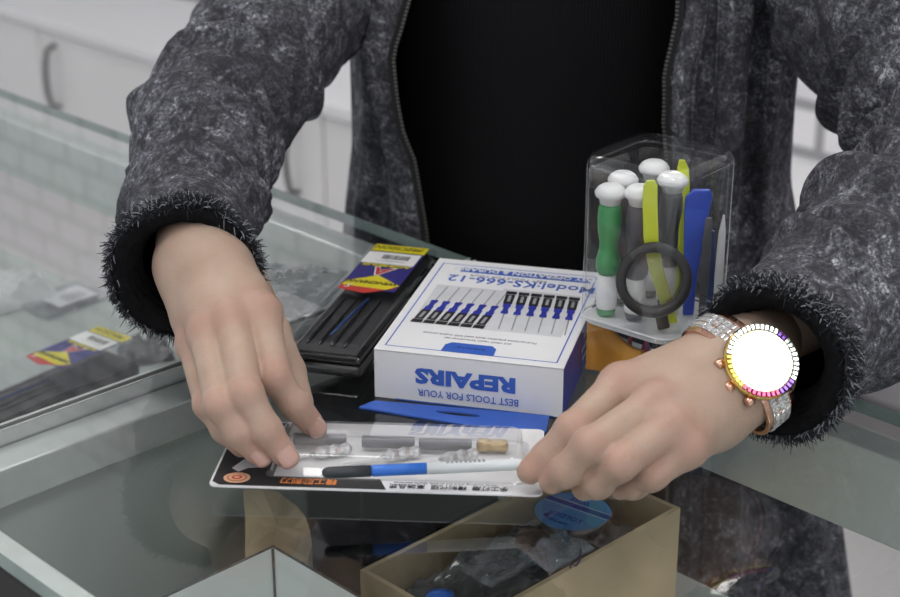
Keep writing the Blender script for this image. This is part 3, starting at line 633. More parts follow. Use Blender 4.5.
# ------------------------------------------------------------------ crumpled bags
def crumple(name, label, cat, c, sx, sy, h, m, seed, ang=0.0, flat=.5, n=34, amp=.006, fill=.5):
    """closed crumpled bag lying on height c.z"""
    vs = []; fs = []; ca_, sa = math.cos(ang), math.sin(ang); Lq = []
    for side in (1, -1):
        for j in range(n+1):
            for i in range(n+1):
                x = 2*i/n-1; y = 2*j/n-1; e = max(0, (1-x**4)*(1-y**4))**flat
                nz = noise.noise(V((x*2.6+seed, y*2.6, side*3)))+.6*abs(noise.noise(V((x*6+seed, y*6, side*2+5))))
                z = h*e*(fill+(1-fill)*nz) if side > 0 else 0.0
                wob = 1+.10*noise.noise(V((x*1.7, y*1.7, seed)))
                X, Y = x*sx*wob, y*sy*wob
                vs.append(V((c.x+X*ca_-Y*sa, c.y+X*sa+Y*ca_, c.z+.0006+max(z, 0 if side < 0 else .0004))))
    o = (n+1)**2
    for j in range(n):
        for i in range(n):
            a = j*(n+1)+i; fs.append((a, a+1, a+n+2, a+n+1)); fs.append((o+a, o+a+n+1, o+a+n+2, o+a+1))
    for i in range(n):
        for (a, b) in [(i, i+1), (n*(n+1)+i+1, n*(n+1)+i), ((i+1)*(n+1), i*(n+1)), (i*(n+1)+n, (i+1)*(n+1)+n)]: fs.append((b, a, o+a, o+b))
    mb = MB().add(vs, fs, m, True); return solid(name, mb, c, label, cat)
crumple('plastic_bag', 'crumpled clear plastic bag on the glass behind the left hand', 'plastic bag', PZ(292, 292, CT), .028, .040, .010, M['bag'], 3, -.2)
crumple('plastic_bag', 'pale crumpled bag on the shelf at the far left of the left counter', 'plastic bag', PZ(-8, 302, DK), .05, .035, .03, M['frost'], 9, .6)
crumple('plastic_bag', 'dark clear bag on the shelf at the right end of the left tool case', 'plastic bag', PZ(146, 356, DK), .020, .018, .02, M['darkbag'], 12, .4)
# clear packet with barcode slip inside the left counter
o = PZ(48, 322, DK); L = frame_fn(o, math.radians(48), DK)
pk = thing('plastic_packet', 'flat clear packet with a barcode slip behind the left tool case', 'packet', L(.03, .03))
mb = MB(); pts = [L(0, 0, .001), L(.062, .0, .001), L(.062, .050, .001), L(0, .050, .001)]
mb.box(L(0, 0, .0008), L.e1*.068, L.e2*.052, V((0, 0, .004)), M['bag']); mb.build('sleeve', pk, .0015)
s = MB().box(L(.018, .008, .0052), L.e1*.040, L.e2*.030, V((0, 0, .0005)), M['lgrey'])
for k in range(9): s.quad([L(.030+.0024*k, .012, .0059), L(.0312+.0024*k, .012, .0059), L(.0312+.0024*k, .026, .0059), L(.030+.0024*k, .026, .0059)], M['greyp'])
s.build('barcode_slip', pk)
# ------------------------------------------------------------------ cartons inside the counter
def open_carton(name, label, u0, u1, v0, v1, z1, m, mi, th=.0025, z0=DK+.0004, edge=None):
    t = thing(name, label, 'carton', UV((u0+u1)/2, (v0+v1)/2, z0))
    MB().uvbox(u0, u1, v0, v1, z0, z0+th, m).build('bottom', t)
    for (a, b, c, d, nm) in [(u0, u0+th, v0, v1, 'panel'), (u1-th, u1, v0, v1, 'panel'), (u0+th, u1-th, v0, v0+th, 'panel'), (u0+th, u1-th, v1-th, v1, 'panel')]:
        mb = MB().uvbox(a, b, c, d, z0+th, z1, m)
        if edge: mb.uvbox(a+.0002, b-.0002, c+.0002, d-.0002, z1, z1+.0004, edge)
        mb.build('side_panel', t)
    return t
open_carton('cardboard_carton', 'open brown cardboard carton with clear bags and a solder reel under the right hand', .5140, .594, .515, .6935, .8165, M['kraft'], M['kraft_in'], .003)
open_carton('white_carton', 'open white carton at the bottom edge under the glass, left of the brown carton', .545, .6420, .350, .4935, .8205, M['wbox'], M['wbox'], .002, edge=M['edgedark'])
wc_ = [o for o in bpy.data.objects if o.name == 'white_carton'][0]
MB().uvbox(.6388, .6397, .4903, .4913, DK+.004, .8205, M['edgedark']).build('corner_crease', wc_)
crumple('plastic_bag', 'large smoky clear bag lying in the brown carton, marked with ink', 'plastic bag', UV(.554, .604, DK+.004), .080, .032, .063, M['darkbag'], 21, AN, .13, 60, fill=.84)
crumple('plastic_packet', 'clear packet of pale parts standing out of the brown carton bag', 'packet', UV(.545, .575, .8155), .022, .014, .010, M['bag'], 31, AN, .5)
crumple('plastic_packet', 'bluish clear packet right of the pale packet in the brown carton', 'packet', UV(.531, .605, .8155), .018, .012, .010, clear('bluish_bag', (.7, .78, .85), 1.6, .1, .4, (.30, .38, .46), 1, 60), 37, AN, .5)
s = MB().ball(PZ(440, 597, .8155), (.008, .006, .004), M['penb']); solid('blue_cap', s, PZ(440, 597, .8115), 'small blue cap inside the carton bag at the bottom edge', 'cap')
# ink mark on the bag
pts = [PZ(x, y, .8190) for x, y in [(580, 540), (581, 550), (580, 560), (576, 566), (572, 564), (570, 568)]]
s = MB().tube(pts, .0005, M['ink'], 6); solid('ink_mark', s, pts[-1], 'dark handwritten tick on the carton bag', 'ink mark')
# solder reel
c = PZ(573, 504, .822); c = V((c.x, c.y, .806))
so = thing('solder_reel', 'clear reel with round blue label in the brown carton under the right fingers', 'reel', c)
MB().rev(c, (0, 0, 1), [(.0235, 0), (.0238, .0012), (.0150, .0016), (.0150, .0095), (.0225, .0100), (.0230, .0112)], M['clr'], 40).build('spool', so)
MB().rev(c+V((0, 0, .0016)), (0, 0, 1), [(.0152, 0), (.0185, .001), (.0190, .004), (.0185, .007), (.0152, .0078)], M['thread'], 40).build('wire', so)
lb = MB(); zt = c.z+.0114; n = 40
lb.quad([V((c.x+.0222*math.cos(2*math.pi*i/n), c.y+.0222*math.sin(2*math.pi*i/n), zt)) for i in range(n)], M['bluesky'])
a = math.radians(-36); L = frame_fn(c, a, zt+.0001)
lb.quad([L(-.0218, .0035), L(.0218, .0035), L(.0215, .0075), L(-.0200, .0075)], M['blued'])
lb.quad([L(-.0219, .0020), L(.0219, .0020), L(.0219, .0024), L(-.0219, .0024)], M['white']); lb.quad([L(-.0205, .0082), L(.0205, .0082), L(.0205, .0086), L(-.0205, .0086)], M['white'])
text_mb(lb, 'SOLDER', L(.0, -.0062, .0001), -L.e1, -L.e2, .0062, M['blued']); text_mb(lb, 'WIRE', L(-.002, .0132, .0001), -L.e1, -L.e2, .0055, M['blued']); text_mb(lb, 'Sn63 0.8mm', L(-.002, -.0145, .0001), L.e1*-1, -L.e2, .0032, M['blued'])
lb.rev(L(-.010, -.0125, 0), (0, 0, 1), [(.0018, 0), (.0018, .0002)], M['blued'], 14)
lb.build('label_disc', so, label='round blue printed label')
solid('added_dark_tray', MB().uvbox(.5965, .716, .4955, .700, DK+.0003, DK+.012, M['blkmatte']), UV(.655, .60, DK), 'added flat black tray darkening the counter shelf between the paper bag and the brown carton', 'tray', bevel=.002)  # made-up tray, added to darken the shelf seen through the glass
bb = thing('added_dark_box', 'added matt black box darkening the rear corner of the counter, under the black tool case', 'box', UV(.69, .638, DK+.0125))  # made-up box, added so the glass above this corner looks dark
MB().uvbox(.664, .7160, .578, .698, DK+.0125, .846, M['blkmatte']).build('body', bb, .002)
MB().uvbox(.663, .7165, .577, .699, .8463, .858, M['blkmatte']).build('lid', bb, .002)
# kraft paper piece standing behind the white carton
n = 18; vs = []; 
for j in range(9):
    for i in range(n+1):
        t = i/n; uu = .735-.09*t; vv = .520+.035*math.sin(t*3.0)+.004*math.sin(9*t+j)
        vs.append(UV(uu, vv, DK+.001+(.050-.010*t+.003*noise.noise(V((t*9, 0, 1))))*j/8+0)+W*(.02*j/8))
vs2 = vs+[v+W*.0015 for v in vs]; k = len(vs); fs = []
for j in range(8):
    for i in range(n): a = j*(n+1)+i; fs.append((a, a+1, a+n+2, a+n+1)); fs.append((k+a, k+a+n+1, k+a+n+2, k+a+1))
s = MB().add(vs2, fs, M['kraft'], True)
kp = thing('x', '', '', (0, 0, 0)); bpy.data.objects.remove(kp)
# (a small kraft paper bag: front and back sheet)
def kraft_bag():
    P4 = [PZ(243, 492, .812), PZ(282, 490, .815), PZ(315, 540, .806), PZ(312, 572, .790), PZ(246, 575, .790)]
    m = MB(); top = []; N = 26
    P4 = [(243, 490), (262, 489), (278, 491), (287, 499), (297, 506), (305, 516), (310, 530), (312, 545), (308, 560), (290, 563), (262, 570), (246, 575), (245, 550), (246, 520)]
    z = lambda i, x, y: .812+.0025*math.sin(i*1.7)+.0001*(540-y)
    tp = [PZ(x, y, z(i, x, y)) for i, (x, y) in enumerate(P4)]; cen = sum(tp, V((0, 0, 0)))/len(tp); n = len(tp)
    bt = [V((p.x, p.y, DK+.0125)) for p in tp]; cb = V((cen.x, cen.y, DK+.0125))
    vs = tp+[(p+cen)/2+V((0, 0, .0012*math.sin(2.3*i))) for i, p in enumerate(tp)]+[cen]+bt+[cb]
    fs = []
    for i in range(n):
        k = (i+1) % n
        fs += [(i, n+i, n+k, k), (n+i, 2*n, n+k), (i, k, 2*n+1+k, 2*n+1+i), (2*n+1+i, 2*n+1+k, 3*n+1)]
    bm = bmesh.new(); bv = [bm.verts.new(v) for v in vs]
    for f in fs: bm.faces.new([bv[i] for i in f])
    bmesh.ops.recalc_face_normals(bm, faces=bm.faces); bm.verts.index_update()
    m.add([v.co.copy() for v in bm.verts], [[v.index for v in f.verts] for f in bm.faces], M['kraft']); bm.free()
    solid('paper_bag', m, cb, 'creased brown kraft paper bag under the glass, below the blister pack', 'paper bag')
kraft_bag()

# ------------------------------------------------------------------ the person
person = thing('person', 'person in black top and frayed acid-washed denim jacket, standing behind the counter', 'person', V((.10, 1.27, 0)))
def hand(fing, palm, fore, thumb, creases=True):
    """fing: four chains MCP,PIP,DIP,TIP with radii; returns sdf"""
    W0 = np.array(palm['wrist']); 
    def fn(P):
        D = None
        for ch, rs in fing:
            d = None
            for i in range(len(ch)-1):
                s = sd_cone(P, ch[i], ch[i+1], rs[i], rs[i+1]); d = s if d is None else smin(d, s, .0025)
            for i in (1, 2):      # joints slightly fuller, with fine creases
                d = smin(d, np.linalg.norm(P-np.array(ch[i]), axis=-1)-rs[i]*1.03, .003)
            if creases:
                for i, kk in ((1, .0016), (2, .0011)):
                    ax = np.array(ch[i+1])-np.array(ch[i-1]); ax = ax/np.linalg.norm(ax); q = (P-np.array(ch[i]))
                    s = q@ax; near = np.exp(-(np.linalg.norm(q, axis=-1)/.013)**4)
                    d = d+near*.00032*(np.exp(-((s)/.0007)**2)+np.exp(-((s-.0024)/.0007)**2)+np.exp(-((s+.0024)/.0007)**2))
            D = d if D is None else smin(D, d, .0014)
        pd = None
        for ch, rs in fing:
            s = sd_cone(P, W0*.62+np.array(ch[0])*.38, ch[0], rs[0]*1.12, rs[0]*1.06); pd = s if pd is None else smin(pd, s, .011)
        for a, b, ra, rb in palm['mass']: pd = smin(pd, sd_cone(P, a, b, ra, rb), .012)
        for i in range(len(fore)-1): pd = smin(pd, sd_cone(P, fore[i][0], fore[i+1][0], fore[i][1], fore[i+1][1]), .014)
        for ch, rs in fing:       # knuckles and tendons
            up = np.array(palm['up']); k = np.array(ch[0])+up*rs[0]*.40
            pd = smin(pd, np.linalg.norm(P-k, axis=-1)-rs[0]*.60, .008)
            pd = smin(pd, sd_cone(P, W0+up*.014, k+up*.0012, .0015, .0022), .006)
        D = smin(D, pd, .0045)
        ch, rs = thumb; d = None
        for i in range(len(ch)-1): s = sd_cone(P, ch[i], ch[i+1], rs[i], rs[i+1]); d = s if d is None else smin(d, s, .003)
        return smin(D, d, .0040)
    return fn
def T(p): return np.array(p, float)
def DP(px, py, Y, rp):
    p = PY(px, py, Y); dep = p.y*math.cos(PITCH)-(p.z-CAMH)*math.sin(PITCH); return p, rp*dep/F
Lp = [DP(184, 271, .838, 71), DP(188, 240, .880, 65), DP(193, 200, .930, 62), DP(202, 150, .99, 70), DP(229, 100, 1.045, 74), DP(262, 50, 1.09, 76), DP(290, 0, 1.13, 76), DP(315, -70, 1.18, 80), DP(345, -140, 1.21, 82), DP(370, -230, 1.235, 80)]
Rp = [DP(770, 361, .757, 78), DP(803, 331, .792, 80), DP(850, 293, .83, 88), DP(895, 250, .865, 94), DP(948, 205, .90, 100), DP(978, 145, .94, 112), DP(956, 75, .99, 124), DP(915, 0, 1.04, 130), DP(880, -80, 1.09, 120), DP(850, -190, 1.14, 105)]
# left hand in the picture
LW = PY(202, 262, .840)
q = lambda x, y, z: T(PZ(x, y, z))
LF = [([q(262, 314, .965), q(274, 377, .947), q(295, 404, .933), q(311, 423, .9205)], [.0096, .0082, .0074, .0063]),
      ([q(232, 324, .963), q(246, 394, .948), q(266, 430, .932), q(284, 454, .9205)], [.0098, .0083, .0075, .0064]),
      ([q(207, 335, .957), q(220, 405, .943), q(239, 433, .930), q(257, 453, .9195)], [.0092, .0078, .0070, .0060]),
      ([q(193, 345, .945), q(207, 405, .931), q(224, 430, .920), q(241, 447, .9150)], [.0080, .0066, .0060, .0052])]
Lup = T(V((.1, -.55, .83)).normalized())
Lth = ([q(246, 284, .945), q(270, 334, .940), q(288, 372, .930), q(299, 403, .9215)], [.0130, .0112, .0092, .0076])
fL = ((Lp[2][0]+Lp[3][0])*.5-LW).normalized()
lfore = [(T(LW), .0208), (T(LW+fL*.03), .0212), (T(LW+fL*.07), .022)]
lpalm = dict(wrist=T(LW), up=Lup, mass=[(T(LW)-Lup*.004, LF[1][0][0]*.6+T(LW)*.4-Lup*.006, .0190, .0185), (T(LW)+np.array([.008, 0, -.002]), T(LW)*.35+LF[0][0][0]*.65-Lup*.004, .0175, .014), (T(LW)+np.array([-.008, 0, -.004]), T(LW)*.4+LF[3][0][0]*.6-Lup*.003, .0165, .0125)])
# right hand in the picture
RW = WCW-fR*.024
RF = [([q(620, 386, .945), q(573, 430, .939), q(548, 457, .925), q(530, 471, .9190)], [.0100, .0084, .0076, .0065]),
      ([q(655, 404, .947), q(590, 446, .939), q(566, 471, .925), q(552, 481, .9170)], [.0098, .0083, .0075, .0064]),
      ([q(672, 428, .942), q(620, 464, .933), q(598, 483, .920), q(584, 488, .9130)], [.0092, .0079, .0071, .0061]),
      ([q(688, 449, .933), q(652, 475, .923), q(634, 485, .914), q(620, 488, .9105)], [.0084, .0072, .0064, .0056])]
Rup = T(V((-.05, -.45, .89)).normalized())
Rth = ([q(665, 385, .930), q(612, 408, .920), q(572, 436, .915), q(546, 456, .9145)], [.0130, .0105, .0080, .0056])
fA = V((.46, .87, .10)).normalized()
rfore = [(T(RW), .0205), (T(WCW), .0198), (T(WCW+fA*.022), .0195), (T(WCW+fA*.050), .020)]
rpalm = dict(wrist=T(RW), up=Rup, mass=[(T(RW)-Rup*.003, RF[1][0][0]*.6+T(RW)*.4-Rup*.005, .0185, .0185), (T(RW)+np.array([-.004, .015, .001]), T(RW)*.35+RF[0][0][0]*.65-Rup*.004, .021, .0155), (T(RW+SXW*.0085+fR*.03), T(RW+SXW*.009-fR*.004), .0192, .0200), (T(RW-SXW*.007+fR*.03), T(RW-SXW*.006), .0190, .0185), (T(RW+SXW*.009-fR*.004), T(RW)*.5+RF[0][0][0]*.5, .0195, .017), (T(RW)+np.array([.002, -.007, -.002]), T(RW)*.4+RF[3][0][0]*.6-Rup*.003, .0155, .0125)])
def bbox(fing, fore, thumb, m=.026):
    a = np.array([p for ch, _ in fing for p in ch]+[f[0] for f in fore]+list(thumb[0])); return a.min(0)-m, a.max(0)+m+.004
SH_L = V((-.075, 1.245, 1.30)); SH_R = V((.275, 1.16, 1.29)); HD = V((.10, 1.20, 1.56))
def bodyfn(P):
    d = sd_ell(P, (.10, 1.26, 1.22), (.155, .095, .16)); d = smin(d, sd_ell(P, (.09, 1.255, 1.00), (.128, .088, .16)), .05); d = smin(d, sd_ell(P, (.09, 1.27, .85), (.128, .098, .12)), .05)
    d = smin(d, sd_cone(P, T(SH_L), T(SH_R), .05, .05), .04)
    d = smin(d, sd_cone(P, (.10, 1.24, 1.34), (.10, 1.215, 1.47), .058, .050), .03)
    for s, (sh, el, wr, f) in {-1: (SH_L, None, LW, fL), 1: (SH_R, EL_R, RW, fR)}.items():
        ch = [(wr+f*.05 if s < 0 else WCW+fA*.042, .0190)]+[(p, min(r*.62, .040)) for p, r in (Lp if s < 0 else Rp)[3:]]+[(sh, .045)]
        for (a, ra), (b, rb) in zip(ch, ch[1:]): d = smin(d, sd_cone(P, T(a), T(b), ra, rb), .012)
        hx = .09+s*.085
        d = smin(d, sd_cone(P, (hx, 1.28, .84), (hx+s*.01, 1.27, .47), .078, .052), .03); d = smin(d, sd_cone(P, (hx+s*.01, 1.27, .47), (hx+s*.01, 1.30, .09), .050, .036), .02)
        d = smin(d, sd_cone(P, (hx+s*.01, 1.32, .045), (hx+s*.02, 1.16, .035), .034, .028), .02)
    h = sd_ell(P, T(HD), (.074, .093, .112)); h = smin(h, sd_ell(P, (HD.x, HD.y-.030, HD.z-.060), (.046, .052, .055)), .03)
    h = smin(h, sd_cone(P, (HD.x, HD.y-.090, HD.z+.005), (HD.x, HD.y-.105, HD.z-.028), .008, .013), .010)
    for s in (-1, 1):
        h = smin(h, sd_ell(P, (HD.x+s*.076, HD.y+.006, HD.z-.012), (.010, .018, .030)), .006)
        h = -smin(-h, np.linalg.norm(P-np.array([HD.x+s*.031, HD.y-.098, HD.z+.006]), axis=-1)-.011, .012)
    return smin(d, h, .02)
def vgrid(mb_parts, name, parent, m):
    allv = []; allf = []; o = 0
    for v, f in mb_parts: allv.append(v); allf.append(f+o); o += len(v)
    v = np.concatenate(allv)-np.array(ROOT[parent.name]); f = np.concatenate(allf)
    me = bpy.data.meshes.new(name); me.from_pydata(v.tolist(), [], f.tolist()); me.materials.append(m)
    me.polygons.foreach_set('use_smooth', [True]*len(me.polygons)); me.update()
    ob = bpy.data.objects.new(name, me); COL.objects.link(ob); ob.parent = parent; ROOT[ob.name] = ROOT[parent.name]
    return ob, np.concatenate(allv)
parts = []
fnb = bodyfn; parts.append(nets(fnb, (-.30, .72, 0.0), (.48, 1.46, 1.70), .010))
lo, hi = bbox(LF, lfore, Lth); parts.append(nets(hand(LF, lpalm, lfore, Lth), lo, hi, .00125))
lo, hi = bbox(RF, rfore, Rth); parts.append(nets(hand(RF, rpalm, rfore, Rth), lo, hi, .00125))
body, bv = vgrid(parts, 'body', person, M['skin'])
fl = np.zeros(len(bv))
for F_ in (LF, RF):
    for ch, rs in F_:
        up = Lup if F_ is LF else Rup
        for i, (w_, r_) in enumerate([(.55, .013), (.50, .010), (.30, .008), (.55, .010)]):
            fl = np.maximum(fl, w_*np.exp(-(np.linalg.norm(bv-ch[i]-up*.006, axis=1)/r_)**2))
at = body.data.attributes.new('flush', 'FLOAT', 'POINT'); at.data.foreach_set('value', fl.astype(np.float32))
# nails
def nail(tip, prev, up, r, lab=None):
    d = (V(tip)-V(prev)).normalized(); n = V(up); n = (n-d*n.dot(d)).normalized(); s = d.cross(n)
    c = V(tip)+d*(r*.15); vs = []; fs = []; A, B = 7, 7
    for j in range(B+1):
        for i in range(A+1):
            x = 2*i/A-1; y = 2*j/B-1; wq = 1-.18*abs(y)**3
            th = x*.95*wq; ln = y*(1-.22*x*x) 
            vs.append(c+d*(ln*.0055+.0008)+(s*math.sin(th)+n*math.cos(th))*(r*1.02-.0001-(.0008 if y > .9 else 0)))
    for j in range(B):
        for i in range(A): a = j*(A+1)+i; fs.append((a, a+1, a+A+2, a+A+1))
    o = MB().add(vs, fs, M['nail'], True).build('fingernail', body)
    sm = o.modifiers.new('thick', 'SOLIDIFY'); sm.thickness = .0003; sm.offset = 0
for ch, rs in LF[:3]: nail(ch[3], ch[2], V((.25, -.85, .45)), rs[3])
# head features, hair, trousers, shoes
for s in (-1, 1):
    MB().ball((HD.x+s*.031, HD.y-.085, HD.z+.006), .0115, M['eye']).ball((HD.x+s*.031, HD.y-.0915, HD.z+.006), .0058, M['black']).build('eye', body)
MB().ball((HD.x, HD.y-.082, HD.z-.062), (.022, .007, .007), M['lip']).build('lips', body)
v_, f_ = nets(lambda P: np.maximum(np.minimum(sd_ell(P, (HD.x, HD.y+.012, HD.z+.012), (.086, .100, .118)), sd_cone(P, (HD.x, HD.y+.07, HD.z), (HD.x, HD.y+.10, HD.z-.22), .07, .04)), -sd_ell(P, (HD.x, HD.y-.085, HD.z-.025), (.066, .065, .095))), (-.05, 1.05, 1.28), (.25, 1.45, 1.72), .007)
vgrid([(v_, f_)], 'hair', person, M['hair'])
def legs(P):
    d = sd_ell(P, (.09, 1.270, .84), (.138, .108, .11))
    for s in (-1, 1):
        hx = .09+s*.085; d = smin(d, sd_cone(P, (hx, 1.28, .84), (hx+s*.01, 1.27, .47), .088, .064), .02); d = smin(d, sd_cone(P, (hx+s*.01, 1.27, .47), (hx+s*.01, 1.30, .09), .064, .054), .02)
    return d
v_, f_ = nets(legs, (-.13, 1.12, .05), (.31, 1.42, 1.02), .010); vgrid([(v_, f_)], 'trousers', person, M['trousers'])
for s in (-1, 1):
    hx = .09+s*.085; v_, f_ = nets(lambda P: np.maximum(smin(sd_cone(P, (hx+s*.01, 1.32, .045), (hx+s*.02, 1.15, .032), .048, .040), sd_cone(P, (hx+s*.01, 1.31, .05), (hx+s*.01, 1.30, .12), .048, .045), .02), .003-P[:, 2]), (hx-.09, 1.08, -.01), (hx+.09, 1.42, .19), .007); vgrid([(v_, f_)], 'shoe', person, M['shoe'])
# black ribbed top
def loft(mb, path, radii, m, n=72, k=10, disp=None, up0=V((0, 0, 1)), inner=None, im=None, ell=None):
    """tube along a smooth path; disp(s,theta)->outward offset"""
    pts = [V(p) for p in path]; P = [pts[0]*2-pts[1]]+pts+[pts[-1]*2-pts[-2]]; C = []; R = []
    rr = [radii[0]]+list(radii)+[radii[-1]]
    for i in range(1, len(P)-2):
        for j in range(k):
            t = j/k; a, b, c, d = P[i-1], P[i], P[i+1], P[i+2]
            C.append(.5*((2*b)+(c-a)*t+(2*a-5*b+4*c-d)*t*t+(3*b-a-3*c+d)*t**3))
            a, b, c, d = rr[i-1], rr[i], rr[i+1], rr[i+2]; R.append(.5*((2*b)+(c-a)*t+(2*a-5*b+4*c-d)*t*t+(3*b-a-3*c+d)*t**3))
    C.append(pts[-1]); R.append(radii[-1]); N_ = len(C); e = None; vs = []; S = 0; fr = []
    for i, p in enumerate(C):
        if i: S += (C[i]-C[i-1]).length
        d = (C[min(i+1, N_-1)]-C[max(i-1, 0)]).normalized()
        e = (up0 if e is None else e); e = (e-d*e.dot(d)).normalized(); g = d.cross(e); fr.append((p, d, e.copy(), g, R[i]))
        for q_ in range(n):
            th = 2*math.pi*q_/n; rad = R[i]+(disp(S, th) if disp else 0)
            vs.append(p+(e*math.cos(th)+g*math.sin(th))*rad)
    fs = [(j*n+i, j*n+(i+1) % n, (j+1)*n+(i+1) % n, (j+1)*n+i) for j in range(N_-1) for i in range(n)]
    mb.add(vs, fs, m, True)
    if inner:
        vi = [];
        for i, v in enumerate(vs): p = fr[i//n][0]; vi.append(v+(p-v).normalized()*inner)
        mb.add(vi, [f[::-1] for f in fs], im, True)
        mb.add([*vs[:n], *vi[:n]], [(i, n+i, n+(i+1) % n, (i+1) % n) for i in range(n)], im, True)
    return vs, fr
zs = [.80, .90, .98, 1.05, 1.12, 1.20, 1.28, 1.345]
def torso_loop(z, k=1.0):
    t = (z-.8)/.5; rx = (.122+.012*t)*k; ry = (.100+.0*t+(.008 if 1.0 < z < 1.25 else 0))*k; return V((.084+.006*min(t, 1), 1.235, z)), rx, ry
mb = MB(); secs = []
for z in zs:
    c, rx, ry = torso_loop(z); 
    if z > 1.30: rx *= .80; ry *= .85
    n = 64; secs.append([c+V((rx*math.cos(2*math.pi*i/n), ry*math.sin(2*math.pi*i/n)+.0025*math.sin(7*2*math.pi*i/n+z*20)*(.5 if z > .95 else 1), 0)) for i in range(n)])
secs.append([V((.10+.065*math.cos(2*math.pi*i/64), 1.235+.062*math.sin(2*math.pi*i/64), 1.385)) for i in range(64)])
shell(mb, secs, M['shirt']); mb.build('top', person, label='black ribbed knit top').modifiers.new('t', 'SOLIDIFY').thickness = .002
# ---- jacket
jk_mb = MB()
front = {}   # front edges (left, right) by height
def jacket_ring(z, t):
    """control points round the body from left front edge round the back to right front edge"""
    fl_ = max(0, (.92-z))                                    # flare below the waist
    wav = .006*math.sin(z*38)
    yl = PY(*( (405, 0) if z > 1.04 else (397, 60)), 1.145)
    EL = [(1.40, .014), (1.06, -.031), (1.035, -.038), (1.02, -.043), (1.00, -.041), (.985, -.039), (.965, -.035), (.945, -.027), (.90, -.020), (.80, -.01), (.50, .0)]
    ER = [(1.40, .125), (1.06, .152), (1.035, .148), (1.02, .145), (1.00, .146), (.985, .146), (.965, .149), (.945, .150), (.90, .153), (.80, .158), (.50, .165)]
    def lerp(T_, z):
        for (z1, a), (z2, b) in zip(T_, T_[1:]):
            if z2 <= z <= z1: return b+(a-b)*(z-z2)/(z1-z2)
        return T_[0][1] if z > T_[0][0] else T_[-1][1]
    el, er = lerp(EL, z), lerp(ER, z)
    ctl = [(el, 1.118), (el-.018, 1.122), (-.048+(el+.045)*.2, 1.150), (-.061-.1*fl_, 1.162), (-.0700-.15*fl_, 1.195), (-.071-.12*fl_, 1.27), (-.03, 1.345), (.05, 1.375), (.13, 1.372), (.205, 1.335), (.240+.18*fl_, 1.26), (.2455+.22*fl_, 1.185),
           (.2430+.22*fl_, 1.128), (.230+.22*fl_, 1.108), (.219+.2*fl_, 1.082), (.204+.14*fl_, 1.092), (.194+.1*fl_, 1.066), (.184+.08*fl_, 1.056), (.172+.05*fl_, 1.070), (er+.010, 1.060), (er, 1.066)]
    return [V((x, y, z)) for x, y in ctl]
zl = [.62, .66, .70, .74, .78, .82, .86, .90, .93, .96, .985, 1.01, 1.035, 1.06, 1.09, 1.13, 1.18, 1.23, 1.28]
def cr(P, k):
    P = [P[0]*2-P[1]]+P+[P[-1]*2-P[-2]]; out = []
    for i in range(1, len(P)-2):
        for j in range(k):
            t = j/k; a, b, c, d = P[i-1], P[i], P[i+1], P[i+2]; out.append(.5*((2*b)+(c-a)*t+(2*a-5*b+4*c-d)*t*t+(3*b-a-3*c+d)*t**3))
    return out+[P[-2]]
rows = []
zl2 = np.linspace(.50, 1.30, 80)
for z in zl2:
    r = cr(jacket_ring(z, 0), 7); top = max(0, (z-1.24)/.06)
    cx = V((.10, 1.24, z)); n = len(r)
    row = []
    for i, p in enumerate(r):
        d = (p-cx); d.z = 0; s = .0022*math.sin(i*.55+z*9)+.003*noise.noise(V((i*.16, z*7, 2)))
        q_ = p+d.normalized()*s; q_ = q_+(cx-q_)*(.22*top*top); q_.z = z; row.append(q_)
    rows.append(row)
n = len(rows[0]); vs = [p for r in rows for p in r]; fs = [(j*n+i, (j+1)*n+i, (j+1)*n+i+1, j*n+i+1) for j in range(len(rows)-1) for i in range(n-1)]
# outward normals
a, b, c_q = vs[fs[0][0]], vs[fs[0][1]], vs[fs[0][2]]
jk_mb.add(vs, fs, M['denim'], True)
vin = [p+((V((.10, 1.24, p.z))-p).normalized())*.0035 for p in vs]; jk_mb.add(vin, [f[::-1] for f in fs], M['lining'], True)
o_ = 0; N2 = len(vs)
edge = []
for j in range(len(rows)-1):
    for i in (0, n-1): edge.append((j*n+i, (j+1)*n+i, N2+(j+1)*n+i, N2+j*n+i))
for i in range(n-1): edge.append((i, i+1, N2+i+1, N2+i))
jk_mb.add(vs+vin, edge, M['denim'])
# yoke over the shoulders
yk = []
for t in range(9):
    ph = t/8; z = 1.30+.055*math.sin(ph*math.pi/2); k = 1-.62*ph
    yk.append([V((.10+(p.x-.10)*k, 1.24+(p.y-1.24)*k, z)) for p in rows[-1]])
vs_ = [p for r in yk for p in r]; jk_mb.add(vs_, [(j*n+i, (j+1)*n+i, (j+1)*n+i+1, j*n+i+1) for j in range(8) for i in range(n-1)], M['denim'], True)
jacket = jk_mb.build('jacket', person, label='charcoal acid-washed denim jacket, open at the front')
# zips down both front edges
for e, sgn in ((0, 1), (n-1, -1)):
    zp = MB(); line = [rows[j][e] for j in range(len(rows))]
    c0 = V((.10, 1.24, 0)); 
    tape_a = [p+V((0, -.0022, 0)) for p in line]; tape_b = [p+V((sgn*.0052, -.0005, 0)) for p in line]
    N3 = len(line); zp.add(tape_a+tape_b+[p+V((0, .0008, 0)) for p in tape_a]+[p+V((0, .0008, 0)) for p in tape_b], [(i, i+1, N3+i+1, N3+i) for i in range(N3-1)]+[(2*N3+i, 3*N3+i, 3*N3+i+1, 2*N3+i+1) for i in range(N3-1)], M['ziptape'])
    L_ = 0; nxt = 0
    for i in range(N3-1):
        a, b = line[i], line[i+1]; seg = (b-a).length
        while nxt < L_+seg:
            p = a+(b-a)*((nxt-L_)/seg)+V((sgn*.0044, -.0022, 0)); zp.box(p-V((.0010, .0008, .0006)), (.0020, 0, 0), (0, .0016, 0), (0, 0, .0012), M['zip']); nxt += .0028
        L_ += seg
    zp.build('zip', jacket)
